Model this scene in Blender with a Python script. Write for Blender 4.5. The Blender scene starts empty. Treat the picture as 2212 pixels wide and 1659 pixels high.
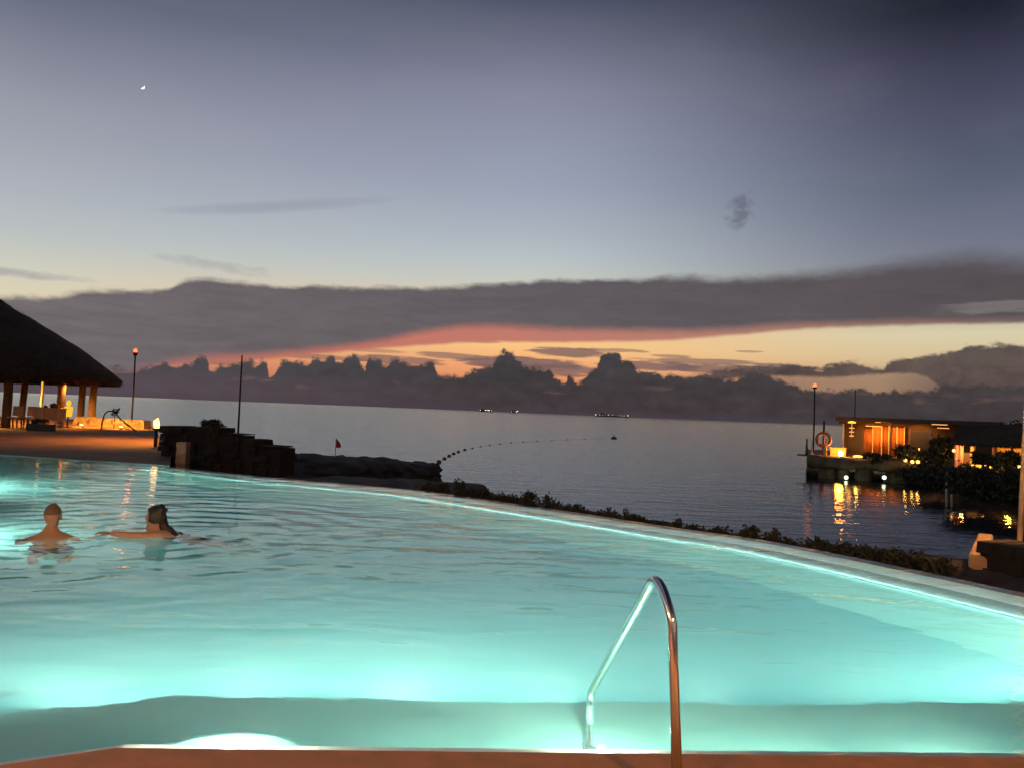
import bpy, bmesh, math, random
from math import sin, cos, pi, radians as R, sqrt, atan2, degrees
from mathutils import Vector as V, Matrix, noise
random.seed(11)
S = bpy.context.scene
C = S.collection

# ------------------------------------------------------------------ camera geometry
CAMZ = 1.5
FPX, CX, CY = 1663.0, 1106.0, 829.5          # photo measured on a 2212 x 1659 grid
PITCH, ROLL = math.atan(60.5 / 1663.0), math.atan(0.0392)
fw = V((0, cos(PITCH), sin(PITCH)))
rx = V((1, 0, 0)); up0 = rx.cross(fw)
right = rx * cos(ROLL) + up0 * sin(ROLL)
up = up0 * cos(ROLL) - rx * sin(ROLL)
O = V((0, 0, CAMZ))
def ray(px, py):
    return (fw + right * ((px - CX) / FPX) - up * ((py - CY) / FPX)).normalized()
def at_z(px, py, z):
    d = ray(px, py); return O + d * ((z - CAMZ) / d.z)
def at_y(px, py, y):
    d = ray(px, py); return O + d * (y / d.y)
def azel(px, py):
    d = ray(px, py); return degrees(atan2(d.x, d.y)), degrees(math.asin(d.z))
def nz(p, s=1.0, o=0.0):
    return noise.noise(V((p[0] * s + o, p[1] * s - o, p[2] * s + 2 * o)))
ZS, ZW = -2.7, -0.03                          # sea level, pool water level

# ------------------------------------------------------------------ colour + materials
def lin(c):
    return c / 12.92 if c <= 0.04045 else ((c + 0.055) / 1.055) ** 2.4
def srgb(r, g, b):
    return (lin(r / 255), lin(g / 255), lin(b / 255), 1)
def mat(name, col, rough=0.7, metal=0.0, var=0.25, scale=6.0, bump=0.0, bscale=30.0, col2=None, spec=0.5):
    m = bpy.data.materials.new(name); m.use_nodes = True
    n, l = m.node_tree.nodes, m.node_tree.links
    b = n['Principled BSDF']
    b.inputs['Roughness'].default_value = rough
    b.inputs['Metallic'].default_value = metal
    b.inputs['Specular IOR Level'].default_value = spec
    tc = n.new('ShaderNodeTexCoord')
    t = n.new('ShaderNodeTexNoise'); t.inputs['Scale'].default_value = scale; t.inputs['Detail'].default_value = 6
    l.new(tc.outputs['Object'], t.inputs['Vector'])
    r = n.new('ShaderNodeValToRGB')
    c2 = col2 or tuple(x * (1 - var) for x in col[:3])
    r.color_ramp.elements[0].position = 0.3; r.color_ramp.elements[1].position = 0.7
    r.color_ramp.elements[0].color = (*c2[:3], 1); r.color_ramp.elements[1].color = (*col[:3], 1)
    l.new(t.outputs['Fac'], r.inputs['Fac']); l.new(r.outputs['Color'], b.inputs['Base Color'])
    if bump:
        t2 = n.new('ShaderNodeTexNoise'); t2.inputs['Scale'].default_value = bscale; t2.inputs['Detail'].default_value = 8
        l.new(tc.outputs['Object'], t2.inputs['Vector'])
        bp = n.new('ShaderNodeBump'); bp.inputs['Distance'].default_value = bump; bp.inputs['Strength'].default_value = 0.8
        l.new(t2.outputs['Fac'], bp.inputs['Height']); l.new(bp.outputs['Normal'], b.inputs['Normal'])
    return m
def emit(name, col, s):
    m = bpy.data.materials.new(name); m.use_nodes = True
    n, l = m.node_tree.nodes, m.node_tree.links
    n.remove(n['Principled BSDF'])
    e = n.new('ShaderNodeEmission'); e.inputs['Color'].default_value = (*col[:3], 1); e.inputs['Strength'].default_value = s
    l.new(e.outputs['Emission'], n['Material Output'].inputs['Surface'])
    return m

# ------------------------------------------------------------------ mesh builder
class MB:
    def __init__(s): s.v = []; s.f = []; s.mi = []; s.sm = []
    def add(s, vs, fs, mi=0, smooth=False):
        o = len(s.v); s.v += [tuple(p) for p in vs]
        s.f += [tuple(i + o for i in f) for f in fs]; s.mi += [mi] * len(fs); s.sm += [smooth] * len(fs)
        return s
    def box(s, c, d, mi=0, rz=0.0, taper=1.0):
        hx, hy, hz = d[0] / 2, d[1] / 2, d[2] / 2
        vs = []
        for z, k in ((-hz, 1), (hz, taper)):
            for x, y in ((-hx, -hy), (hx, -hy), (hx, hy), (-hx, hy)):
                x *= k; y *= k
                vs.append((c[0] + x * cos(rz) - y * sin(rz), c[1] + x * sin(rz) + y * cos(rz), c[2] + z))
        return s.add(vs, [(3, 2, 1, 0), (4, 5, 6, 7), (0, 1, 5, 4), (1, 2, 6, 5), (2, 3, 7, 6), (3, 0, 4, 7)], mi)
    def tube(s, pts, rad, n=10, mi=0, cap=True):
        pts = [V(p) for p in pts]
        if not isinstance(rad, (list, tuple)): rad = [rad] * len(pts)
        vs = []; fs = []
        t0 = (pts[1] - pts[0]).normalized()
        a = V((0, 0, 1)) if abs(t0.z) < 0.9 else V((1, 0, 0))
        nn = t0.cross(a).normalized()
        for i, p in enumerate(pts):
            if i == 0: t = t0
            elif i == len(pts) - 1: t = (pts[i] - pts[i - 1]).normalized()
            else: t = ((pts[i + 1] - p).normalized() + (p - pts[i - 1]).normalized()).normalized()
            nn = (nn - t * nn.dot(t)).normalized(); b = t.cross(nn)
            for k in range(n):
                q = 2 * pi * k / n
                vs.append(p + (nn * cos(q) + b * sin(q)) * rad[i])
        for i in range(len(pts) - 1):
            for k in range(n):
                k2 = (k + 1) % n
                fs.append((i * n + k, i * n + k2, i * n + n + k2, i * n + n + k))
        s.add(vs, fs, mi, True)
        if cap:
            o = len(s.v) - len(vs); m = (len(pts) - 1) * n
            s.f += [tuple(o + k for k in reversed(range(n))), tuple(o + m + k for k in range(n))]
            s.mi += [mi, mi]; s.sm += [False, False]
        return s
    def lathe(s, c, prof, n=20, mi=0, smooth=True):
        vs = []; fs = []
        for r, z in prof:
            for k in range(n):
                q = 2 * pi * k / n
                vs.append((c[0] + r * cos(q), c[1] + r * sin(q), c[2] + z))
        for i in range(len(prof) - 1):
            for k in range(n):
                k2 = (k + 1) % n
                fs.append((i * n + k, i * n + k2, i * n + n + k2, i * n + n + k))
        fs.append(tuple(reversed(range(n)))); fs.append(tuple((len(prof) - 1) * n + k for k in range(n)))
        return s.add(vs, fs, mi, smooth)
    def ball(s, c, r, sub=2, amp=0.0, ns=1.0, seed=0.0, mi=0, smooth=True):
        if not isinstance(r, (tuple, list)): r = (r, r, r)
        bm = bmesh.new(); bmesh.ops.create_icosphere(bm, subdivisions=sub, radius=1)
        vs = []
        for v in bm.verts:
            p = v.co.copy()
            if amp:
                k = 1 + amp * nz(p, ns, seed) + amp * 0.5 * nz(p, ns * 2.7, seed + 3)
                p *= k
            vs.append((c[0] + p.x * r[0], c[1] + p.y * r[1], c[2] + p.z * r[2]))
        fs = [tuple(v.index for v in f.verts) for f in bm.faces]; bm.free()
        return s.add(vs, fs, mi, smooth)
    def poly(s, pts, z, mi=0):
        return s.add([(p[0], p[1], z) for p in pts], [tuple(range(len(pts)))], mi)
    def prism(s, pts, z0, z1, mi=0):
        n = len(pts)
        vs = [(p[0], p[1], z0) for p in pts] + [(p[0], p[1], z1) for p in pts]
        fs = [tuple(reversed(range(n))), tuple(range(n, 2 * n))]
        fs += [(i, (i + 1) % n, n + (i + 1) % n, n + i) for i in range(n)]
        return s.add(vs, fs, mi)
    def torus(s, c, ax, R_, r, n=28, m=10, mi=0):
        ax = V(ax).normalized(); a = ax.orthogonal().normalized(); b = ax.cross(a)
        pts = [V(c) + (a * cos(2 * pi * i / n) + b * sin(2 * pi * i / n)) * R_ for i in range(n)]
        vs = []; fs = []
        for i, p in enumerate(pts):
            d = (p - V(c)).normalized()
            for k in range(m):
                q = 2 * pi * k / m; vs.append(p + (d * cos(q) + ax * sin(q)) * r)
        for i in range(n):
            for k in range(m):
                i2, k2 = (i + 1) % n, (k + 1) % m
                fs.append((i * m + k, i2 * m + k, i2 * m + k2, i * m + k2))
        return s.add(vs, fs, mi, True)
    def leaves(s, c, r, n, size, mi=0, rnd=random, flat=1.0):
        """n leaf-sized faces scattered through an uneven volume"""
        k = max(3, n // 45)
        cl = []
        for _ in range(k):
            d = V((rnd.gauss(0, 1), rnd.gauss(0, 1), rnd.gauss(0, 1))).normalized() * (rnd.random() ** 0.45)
            cl.append((V((d.x * r[0], d.y * r[1], d.z * r[2])), rnd.uniform(0.18, 0.42)))
        for _ in range(n):
            q, w = rnd.choice(cl)
            g = V((rnd.gauss(0, w * r[0]), rnd.gauss(0, w * r[1]), rnd.gauss(0, w * r[2]) * flat)) * 0.7
            p = V(c) + q + g
            d = V((rnd.gauss(0, 1), rnd.gauss(0, 1), rnd.gauss(0.3, 1))).normalized()
            e = d.orthogonal().normalized(); e.rotate(Matrix.Rotation(rnd.uniform(0, 6.28), 3, d))
            L = size * rnd.uniform(0.6, 1.4); f = d.cross(e) * L * 0.32
            s.add([p, p + e * L * 0.5 + f, p + e * L, p + e * L * 0.5 - f], [(0, 1, 2, 3)], mi)
        return s
    def build(s, name, mats, parent=None, origin=None):
        me = bpy.data.meshes.new(name)
        o = bpy.data.objects.new(name, me); C.objects.link(o)
        vs = s.v
        if origin is not None:
            vs = [(p[0] - origin[0], p[1] - origin[1], p[2] - origin[2]) for p in s.v]
            if parent is None: o.location = origin
        me.from_pydata(vs, [], s.f)
        if not isinstance(mats, (list, tuple)): mats = [mats]
        for m in mats: me.materials.append(m)
        me.polygons.foreach_set('material_index', s.mi)
        me.polygons.foreach_set('use_smooth', s.sm)
        me.update()
        if parent is not None: o.parent = parent
        return o
def tag(o, label, cat, group=None):
    o['label'] = label; o['category'] = cat
    if group: o['group'] = group
    return o
def thing(name, label, cat, loc=(0, 0, 0), group=None):
    o = bpy.data.objects.new(name, None); C.objects.link(o); o.location = loc
    o.empty_display_size = 0.3
    return tag(o, label, cat, group)
def struct(o, kind='structure'):
    o['kind'] = kind; return o
def lamp(parent, loc, col, energy, rad=0.05, name='bulb_light', spot=None, direc=None, blend=0.4):
    d = bpy.data.lights.new(name, 'SPOT' if spot else 'POINT')
    d.color = col; d.energy = energy; d.shadow_soft_size = rad
    if spot: d.spot_size = R(spot); d.spot_blend = blend
    o = bpy.data.objects.new(name, d); C.objects.link(o)
    o.location = loc
    if direc is not None: o.rotation_euler = V(direc).to_track_quat('-Z', 'Y').to_euler()
    if parent is not None: o.parent = parent
    return o

# ------------------------------------------------------------------ world: dusk sky
W = bpy.data.worlds.new('World'); S.world = W; W.use_nodes = True
wn, wl = W.node_tree.nodes, W.node_tree.links
for n_ in list(wn): wn.remove(n_)
def _in(sock, x):
    if x is None: return
    if isinstance(x, bpy.types.NodeSocket): wl.new(x, sock)
    else: sock.default_value = x
def M(op, a, b=None, c=None, clamp=False):
    n = wn.new('ShaderNodeMath'); n.operation = op; n.use_clamp = clamp
    _in(n.inputs[0], a); _in(n.inputs[1], b)
    if c is not None: _in(n.inputs[2], c)
    return n.outputs[0]
def mixc(f, a, b):
    n = wn.new('ShaderNodeMix'); n.data_type = 'RGBA'; n.clamp_factor = True
    _in(n.inputs[0], f); _in(n.inputs[6], a); _in(n.inputs[7], b); return n.outputs[2]
def fcurve(x, pts, x0, x1, y1=32.0):
    n = wn.new('ShaderNodeFloatCurve')
    cm = n.mapping; cu = cm.curves[0]
    pts = sorted(((min(1, max(0, (a - x0) / (x1 - x0))), min(1, max(0, e / y1))) for a, e in pts))
    cu.points[0].location = pts[0]; cu.points[-1].location = pts[-1]
    for p in pts[1:-1]:
        q = cu.points.new(*p)
    for q in cu.points: q.handle_type = 'AUTO_CLAMPED'
    cm.extend = 'HORIZONTAL'; cm.update()
    t = M('DIVIDE', M('SUBTRACT', x, x0), x1 - x0, clamp=True)
    _in(n.inputs['Value'], t)
    return M('MULTIPLY', n.outputs[0], y1)
def ramp(x, stops, interp='LINEAR'):
    n = wn.new('ShaderNodeValToRGB'); cr = n.color_ramp; cr.interpolation = interp
    cr.elements[0].position = stops[0][0]; cr.elements[0].color = stops[0][1]
    cr.elements[1].position = stops[-1][0]; cr.elements[1].color = stops[-1][1]
    for p, c in stops[1:-1]:
        e = cr.elements.new(p); e.color = c
    _in(n.inputs[0], x); return n.outputs[0]
tc = wn.new('ShaderNodeTexCoord')
sp = wn.new('ShaderNodeSeparateXYZ'); wl.new(tc.outputs['Generated'], sp.inputs[0])
X, Y, Z = sp.outputs
az = M('MULTIPLY', M('ARCTAN2', X, Y), 180 / pi)
el = M('MULTIPLY', M('ARCSINE', Z), 180 / pi)
def wnoise(sx, sy, detail=5, rough=0.55, seed=0.0, warp=0.0):
    c = wn.new('ShaderNodeCombineXYZ')
    _in(c.inputs[0], M('MULTIPLY', az, sx)); _in(c.inputs[1], M('MULTIPLY', el, sy)); c.inputs[2].default_value = seed
    n = wn.new('ShaderNodeTexNoise'); wl.new(c.outputs[0], n.inputs['Vector'])
    n.inputs['Scale'].default_value = 1; n.inputs['Detail'].default_value = detail; n.inputs['Roughness'].default_value = rough
    n.inputs['Distortion'].default_value = warp
    return M('SUBTRACT', n.outputs['Fac'], 0.5)
def below(edge, e, soft):
    return M('ADD', M('DIVIDE', M('SUBTRACT', edge, e), soft), 0.5, clamp=True)
def smooth(x):
    return M('MULTIPLY', M('MULTIPLY', x, x), M('SUBTRACT', 3.0, M('MULTIPLY', x, 2.0)))
def pe(pts): return [azel(*p) for p in pts]
e_n = M('DIVIDE', el, 36.0, clamp=True)
def stops(px, lst):
    out = []
    for py, c in lst:
        out.append((max(0, min(1, azel(px, py)[1] / 36.0)), srgb(*c)))
    return sorted(out)
skyL = ramp(e_n, stops(50, [(-60, (94, 100, 118)), (0, (108, 113, 131)), (200, (148, 150, 165)), (400, (172, 177, 186)), (500, (186, 192, 192)), (580, (207, 205, 188)), (650, (222, 208, 176)), (740, (205, 140, 105)), (830, (150, 98, 90))]))
skyC = ramp(e_n, stops(1106, [(-60, (66, 70, 88)), (0, (80, 84, 104)), (200, (134, 136, 157)), (400, (153, 161, 180)), (500, (170, 180, 190)), (560, (184, 193, 196)), (610, (200, 201, 190)), (700, (238, 190, 135)), (745, (250, 196, 130)), (790, (244, 166, 112)), (860, (200, 110, 85))]))
skyR = ramp(e_n, stops(2160, [(-60, (24, 27, 40)), (0, (29, 32, 46)), (200, (72, 73, 95)), (400, (92, 100, 119)), (500, (110, 114, 134)), (580, (122, 124, 138)), (650, (168, 164, 152)), (720, (216, 205, 170)), (780, (210, 188, 148)), (850, (150, 110, 95))]))
tL = M('DIVIDE', M('ADD', az, 32.0), 32.0, clamp=True)
tR = M('DIVIDE', az, 32.0, clamp=True)
sky = mixc(smooth(tR), mixc(tL, skyL, skyC), skyR)
# faint mottling of thin high cloud
mott = M('MULTIPLY', wnoise(0.09, 0.25, 4, 0.5, 5.0), 0.12)
sky = mixc(M('MAXIMUM', mott, 0.0), sky, srgb(205, 200, 195))
# high streak left + small dark puff right + wisps far left
def blob(px, py, rx_, ry_, tilt=0.0):
    a0, e0 = azel(px, py)
    da = M('SUBTRACT', az, a0)
    de = M('SUBTRACT', M('SUBTRACT', el, e0), M('MULTIPLY', da, tilt))
    d = M('ADD', M('POWER', M('ABSOLUTE', M('DIVIDE', da, rx_)), 2.0), M('POWER', M('ABSOLUTE', M('DIVIDE', de, ry_)), 2.0))
    return M('SUBTRACT', 1.0, d)
n1 = wnoise(0.5, 1.4, 5, 0.6, 1.7)
f = M('ADD', blob(600, 447, 9.0, 0.5, 0.16), M('MULTIPLY', n1, 0.8), clamp=True)
sky = mixc(M('MULTIPLY', f, 0.32), sky, srgb(128, 128, 146))
n2 = wnoise(1.1, 1.1, 5, 0.62, 8.3, 0.4)
f = M('ADD', M('MULTIPLY', blob(1602, 455, 1.3, 1.25, 0.5), 0.8), M('MULTIPLY', n2, 4.0), clamp=True)
f = M('MULTIPLY', f, M('MULTIPLY', blob(1602, 455, 1.9, 1.7), 1.5, clamp=True), clamp=True)
sky = mixc(M('MULTIPLY', f, 0.55), sky, srgb(88, 86, 106))
f = M('ADD', blob(30, 590, 4.5, 0.35), M('MULTIPLY', n1, 2.0), clamp=True)
sky = mixc(M('MULTIPLY', f, 0.6), sky, srgb(150, 148, 156))
f = M('ADD', blob(470, 575, 4.2, 0.5, -0.06), M('MULTIPLY', n1, 3.0), clamp=True)
sky = mixc(M('MULTIPLY', f, 0.4), sky, srgb(150, 150, 156))
# thin streaks in the glow strip
n3 = wnoise(0.35, 3.2, 5, 0.6, 3.1)
for (px, py, a, b, k) in ((1120, 785, 5.5, 0.55, 0.9), (1230, 762, 3.6, 0.42, 0.85), (980, 770, 3.2, 0.30, 0.7), (1400, 790, 4.0, 0.45, 0.85), (1560, 797, 4.5, 0.40, 0.8), (1040, 738, 1.7, 0.16, 0.5), (1680, 800, 3.2, 0.5, 0.8), (1450, 770, 1.6, 0.14, 0.6), (860, 778, 4.5, 0.35, 0.75), (700, 772, 3.5, 0.22, 0.6), (1180, 800, 6.0, 0.5, 0.8), (1330, 757, 2.6, 0.16, 0.6), (800, 757, 3.0, 0.16, 0.45), (1500, 782, 5.0, 0.3, 0.7), (470, 783, 3.0, 0.25, 0.6), (1620, 760, 1.2, 0.10, 0.5)):
    f = M('ADD', M('MULTIPLY', blob(px, py, a, b, -0.01), 1.6), M('MULTIPLY', n3, 4.0), clamp=True)
    sky = mixc(M('MULTIPLY', smooth(f), k), sky, srgb(116, 92, 94))
# big stratus band
top = fcurve(az, pe([(-200, 650), (0, 640), (100, 639), (240, 632), (300, 632), (360, 630), (392, 612), (430, 606), (600, 619), (900, 621), (1100, 613), (1250, 606), (1400, 606), (1500, 600), (1650, 600), (1800, 588), (1950, 572), (2080, 560), (2212, 565), (2400, 570)]), -38, 38)
rimB = fcurve(az, pe([(-200, 880), (180, 870), (290, 830), (335, 794), (440, 787), (540, 780), (600, 774), (700, 764), (850, 752), (1000, 741), (1300, 739), (1450, 735), (1600, 722), (1800, 708), (2000, 702), (2212, 697), (2400, 692)]), -38, 38)
bot = fcurve(az, pe([(-200, 880), (180, 860), (300, 800), (440, 774), (540, 769), (620, 763), (800, 744), (950, 714), (1100, 709), (1300, 717), (1500, 717), (1700, 706), (2000, 697), (2212, 691), (2400, 688)]), -38, 38)
nb = M('ADD', M('MULTIPLY', wnoise(0.16, 0.5, 6, 0.55, 2.2, 0.3), 1.1), M('MULTIPLY', wnoise(0.9, 1.8, 4, 0.6, 6.2), 0.5))
softr = M('ADD', 0.55, M('MULTIPLY', M('MULTIPLY', tR, tR), 1.6))
mt = smooth(below(M('ADD', top, nb), el, softr))
rim = smooth(below(el, M('ADD', rimB, M('MULTIPLY', nb, 0.25)), 0.35))
body = smooth(below(el, M('ADD', bot, M('ADD', 0.1, M('MULTIPLY', nb, 0.4))), 0.9))
colS = ramp(M('DIVIDE', M('ADD', az, 36.0), 72.0, clamp=True), [(0.0, srgb(116, 112, 116)), (0.22, srgb(102, 97, 101)), (0.5, srgb(88, 83, 88)), (0.75, srgb(78, 74, 79)), (1.0, srgb(62, 56, 62))])
nm = M('ADD', 0.5, M('ADD', M('MULTIPLY', wnoise(0.12, 0.9, 5, 0.6, 9.0, 0.5), 1.7), M('MULTIPLY', wnoise(0.45, 1.6, 5, 0.65, 17.0, 0.6), 1.1)), clamp=True)
colS = mixc(M('MULTIPLY', nm, 0.42), mixc(0.2, colS, srgb(140, 128, 132)), srgb(66, 60, 67))
colRim = ramp(M('DIVIDE', M('ADD', az, 36.0), 72.0, clamp=True), [(0.0, srgb(130, 105, 108)), (0.3, srgb(196, 114, 98)), (0.5, srgb(192, 120, 106)), (0.75, srgb(175, 125, 110)), (1.0, srgb(120, 100, 96))])
sky = mixc(M('MULTIPLY', M('MULTIPLY', mt, rim), smooth(below(M('ADD', bot, 1.6), el, 1.2))), sky, colRim)
sky = mixc(M('MULTIPLY', mt, body), sky, colS)
# bright slot in the band at the right
f = M('ADD', M('MULTIPLY', blob(2190, 662, 5.2, 0.55, 0.03), 1.1), M('MULTIPLY', n3, 3.0), clamp=True)
sky = mixc(M('MULTIPLY', smooth(f), 0.5), sky, srgb(140, 132, 130))
# right hand cloud bank
def cr(cx, cy): return ((2300 + cx / 1.5255) * 0.58987, (900 + cy / 1.5255) * 0.58987)
bt = fcurve(az, pe([(900, 880), (1500, 812), (1560, 800), (1620, 792), (1690, 790)] + [cr(*p) for p in [(900, 665), (1080, 690), (1130, 665), (1230, 655), (1330, 665), (1400, 690), (1450, 660), (1600, 630), (1700, 610), (1850, 590), (1900, 565), (2000, 560), (2100, 550), (2212, 565)]] + [(2400, 755)]), 0, 38)
bb = fcurve(az, pe([(900, 900), (1500, 840)] + [cr(*p) for p in [(640, 735), (900, 735), (1100, 740), (1400, 725), (1550, 718), (1650, 732), (1700, 760), (1760, 800), (2212, 830)]] + [(2400, 850)]), 0, 38)
nc = M('ADD', M('MULTIPLY', wnoise(0.9, 1.5, 6, 0.62, 4.4, 0.5), 1.0), M('MULTIPLY', wnoise(3.0, 3.6, 4, 0.6, 1.4), 0.35))
fb = M('MULTIPLY', smooth(below(M('ADD', bt, nc), el, 0.35)), smooth(below(el, M('ADD', bb, M('MULTIPLY', nc, 0.4)), 0.45)))
colB = mixc(M('ADD', 0.4, M('MULTIPLY', wnoise(0.6, 1.0, 5, 0.6, 7.7, 0.4), 2.5), clamp=True), srgb(86, 74, 74), srgb(58, 52, 58))
sky = mixc(M('MULTIPLY', fb, 0.95), sky, colB)
# under the bank a dull peach strip instead of clear glow
strip = M('MULTIPLY', smooth(below(bb, el, 0.5)), smooth(M('DIVIDE', M('SUBTRACT', az, azel(1560, 800)[0]), 5.0, clamp=True)))
sky = mixc(M('MULTIPLY', strip, 0.85), sky, ramp(M('DIVIDE', az, 34.0, clamp=True), [(0, srgb(200, 130, 105)), (0.55, srgb(150, 118, 100)), (0.75, srgb(158, 128, 104)), (0.88, srgb(96, 84, 82)), (1, srgb(84, 74, 74))]))
# cumulus row
def cl(cx, cy): return ((400 + cx / 1.1642) * 0.58987, (1150 + cy / 1.1642) * 0.58987)
cumL = [(-200, 790), (0, 790), (180, 800), (270, 795)] + [cl(*p) for p in [(115, 240), (150, 220), (200, 225), (235, 203), (270, 225), (290, 232), (320, 215), (360, 215), (370, 190), (415, 185), (422, 232), (440, 242), (480, 215), (520, 215), (560, 205), (600, 200), (630, 222), (648, 205), (668, 205), (678, 245), (692, 268), (712, 240), (750, 203), (800, 203), (850, 217), (870, 190), (920, 202), (935, 180), (955, 183), (968, 207), (1005, 203), (1015, 180), (1045, 180), (1070, 210), (1095, 232), (1105, 185), (1150, 190), (1170, 217), (1215, 198), (1260, 210), (1300, 217), (1370, 205), (1395, 240), (1420, 270), (1500, 262), (1560, 240)]]
cumR = [cl(*p) for p in [(1370, 205), (1395, 240), (1420, 270), (1500, 262), (1560, 240), (1610, 230), (1650, 195), (1670, 163), (1710, 158), (1730, 190), (1750, 205), (1770, 225), (1850, 232), (1885, 250), (1900, 277), (1945, 292), (1960, 258), (1978, 272), (2000, 292), (2040, 255), (2090, 210), (2100, 173), (2170, 168), (2190, 200)]] + [cr(*p) for p in [(0, 630), (40, 680), (95, 710), (160, 710), (200, 742), (240, 715), (320, 730), (400, 735), (470, 725), (520, 745), (600, 745), (640, 720), (700, 715), (760, 720), (830, 745), (900, 770), (960, 790), (1000, 802), (1100, 820), (1250, 800), (1400, 815), (1700, 800), (1740, 780), (2000, 778), (2212, 778)]] + [(2400, 860)]
aS = azel(1106, 800)[0]
cL = fcurve(az, pe(cumL), -36, 0, 8.0)
cR = fcurve(az, pe(cumR), -6, 36, 8.0)
cs = M('GREATER_THAN', az, -3.5)
cum = M('ADD', M('MULTIPLY', cL, M('SUBTRACT', 1.0, cs)), M('MULTIPLY', cR, cs))
vor = wn.new('ShaderNodeTexVoronoi'); vor.feature = 'SMOOTH_F1'; vor.inputs['Scale'].default_value = 1.0
cv = wn.new('ShaderNodeCombineXYZ')
_in(cv.inputs[0], M('ADD', M('MULTIPLY', az, 1.5), M('MULTIPLY', wnoise(1.2, 1.2, 2, 0.5, 2.0), 0.7)))
_in(cv.inputs[1], M('ADD', M('MULTIPLY', el, 1.7), M('MULTIPLY', wnoise(1.2, 1.2, 2, 0.5, 12.0), 0.7)))
wl.new(cv.outputs[0], vor.inputs['Vector'])
vor2 = wn.new('ShaderNodeTexVoronoi'); vor2.feature = 'SMOOTH_F1'; vor2.inputs['Scale'].default_value = 2.6; vor2.inputs['Smoothness'].default_value = 0.4
wl.new(cv.outputs[0], vor2.inputs['Vector'])
puff = M('SUBTRACT', 0.45, vor.outputs['Distance'])
puff2 = M('SUBTRACT', 0.45, vor2.outputs['Distance'])
nc2 = M('ADD', M('ADD', M('MULTIPLY', puff, 0.55), M('MULTIPLY', puff2, 0.30)), M('MULTIPLY', wnoise(2.2, 2.6, 5, 0.6, 14.0), 0.36))
fc = smooth(below(M('ADD', cum, nc2), el, 0.42))
e_c = M('DIVIDE', el, 5.0, clamp=True)
cA = ramp(e_c, [(0.0, srgb(112, 92, 100)), (0.25, srgb(100, 88, 96)), (0.5, srgb(82, 82, 90)), (1.0, srgb(90, 90, 99))])
cB = ramp(e_c, [(0.0, srgb(62, 48, 51)), (0.2, srgb(58, 51, 56)), (0.5, srgb(42, 43, 50)), (1.0, srgb(58, 60, 67))])
cC = ramp(e_c, [(0.0, srgb(58, 50, 51)), (0.3, srgb(60, 53, 54)), (1.0, srgb(62, 57, 58))])
colC = mixc(tR, mixc(tL, cA, cB), cC)
shade = M('ADD', 0.45, M('ADD', M('MULTIPLY', puff, 0.35), M('MULTIPLY', wnoise(0.5, 1.1, 5, 0.55, 21.0), 1.3)), clamp=True)
colC = mixc(M('MULTIPLY', shade, 0.38), mixc(0.35, colC, srgb(36, 37, 44)), srgb(94, 90, 98))
# dull pink gaps low down
gp = M('MULTIPLY', M('SUBTRACT', wnoise(0.28, 1.1, 4, 0.5, 30.5), 0.09), 6.0, clamp=True)
gp = M('MULTIPLY', gp, M('SUBTRACT', 1.0, M('DIVIDE', M('ABSOLUTE', M('SUBTRACT', el, 1.6)), 1.0), clamp=True))
colC = mixc(M('MULTIPLY', gp, 0.6), colC, srgb(150, 105, 100))
sky = mixc(fc, sky, colC)
# haze line at the horizon
sky = mixc(M('MULTIPLY', below(0.35, el, 0.5), 0.5), sky, srgb(72, 66, 74))
nish = wn.new('ShaderNodeTexSky'); nish.sky_type = 'NISHITA'; nish.sun_disc = False
SUN_AZ, SUN_EL = 3.0, -4.0
nish.sun_elevation = R(SUN_EL); nish.sun_rotation = R(SUN_AZ); nish.altitude = 0
bg1 = wn.new('ShaderNodeBackground'); bg1.inputs['Strength'].default_value = 1.0
wl.new(sky, bg1.inputs['Color'])
bg2 = wn.new('ShaderNodeBackground'); bg2.inputs['Strength'].default_value = 0.05
wl.new(nish.outputs[0], bg2.inputs['Color'])
ad = wn.new('ShaderNodeAddShader'); wl.new(bg1.outputs[0], ad.inputs[0]); wl.new(bg2.outputs[0], ad.inputs[1])
wo = wn.new('ShaderNodeOutputWorld'); wl.new(ad.outputs[0], wo.inputs['Surface'])
W.cycles.sampling_method = 'MANUAL'; W.cycles.sample_map_resolution = 512
sd = bpy.data.lights.new('afterglow_sun', 'SUN'); sd.energy = 0.3; sd.angle = R(0.5); sd.color = (1, 0.6, 0.35)
so = bpy.data.objects.new('afterglow_sun', sd); C.objects.link(so)
sdir = V((sin(R(SUN_AZ)) * cos(R(SUN_EL)), cos(R(SUN_AZ)) * cos(R(SUN_EL)), sin(R(SUN_EL))))
so.rotation_euler = (-sdir).to_track_quat('-Z', 'Y').to_euler()

# ------------------------------------------------------------------ materials
m_deck = mat('deck_stone', (0.40, 0.20, 0.10), 0.55, col2=(0.26, 0.165, 0.065), scale=7, bump=0.004, bscale=45)
m_terr = mat('terrace_stone', (0.21, 0.11, 0.05), 0.8, var=0.5, scale=0.9, bump=0.02, bscale=9)
m_rock = mat('shore_rock', (0.050, 0.043, 0.036), 0.9, var=0.6, scale=1.6, bump=0.05, bscale=5)
m_wallstone = mat('rubble_stone', (0.30, 0.22, 0.14), 0.85, var=0.6, scale=4, bump=0.03, bscale=7)
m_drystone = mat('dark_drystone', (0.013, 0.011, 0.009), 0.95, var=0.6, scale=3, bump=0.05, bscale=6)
m_thatch = mat('palm_thatch', (0.05, 0.035, 0.02), 0.95, var=0.6, scale=4, bump=0.03, bscale=20)
m_wood = mat('dark_timber', (0.15, 0.085, 0.045), 0.75, var=0.4, scale=5, bump=0.01, bscale=25)
m_black = mat('black_iron', (0.02, 0.02, 0.02), 0.55, var=0.3)
m_white = mat('white_paint', (0.72, 0.70, 0.66), 0.5, var=0.1)
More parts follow.
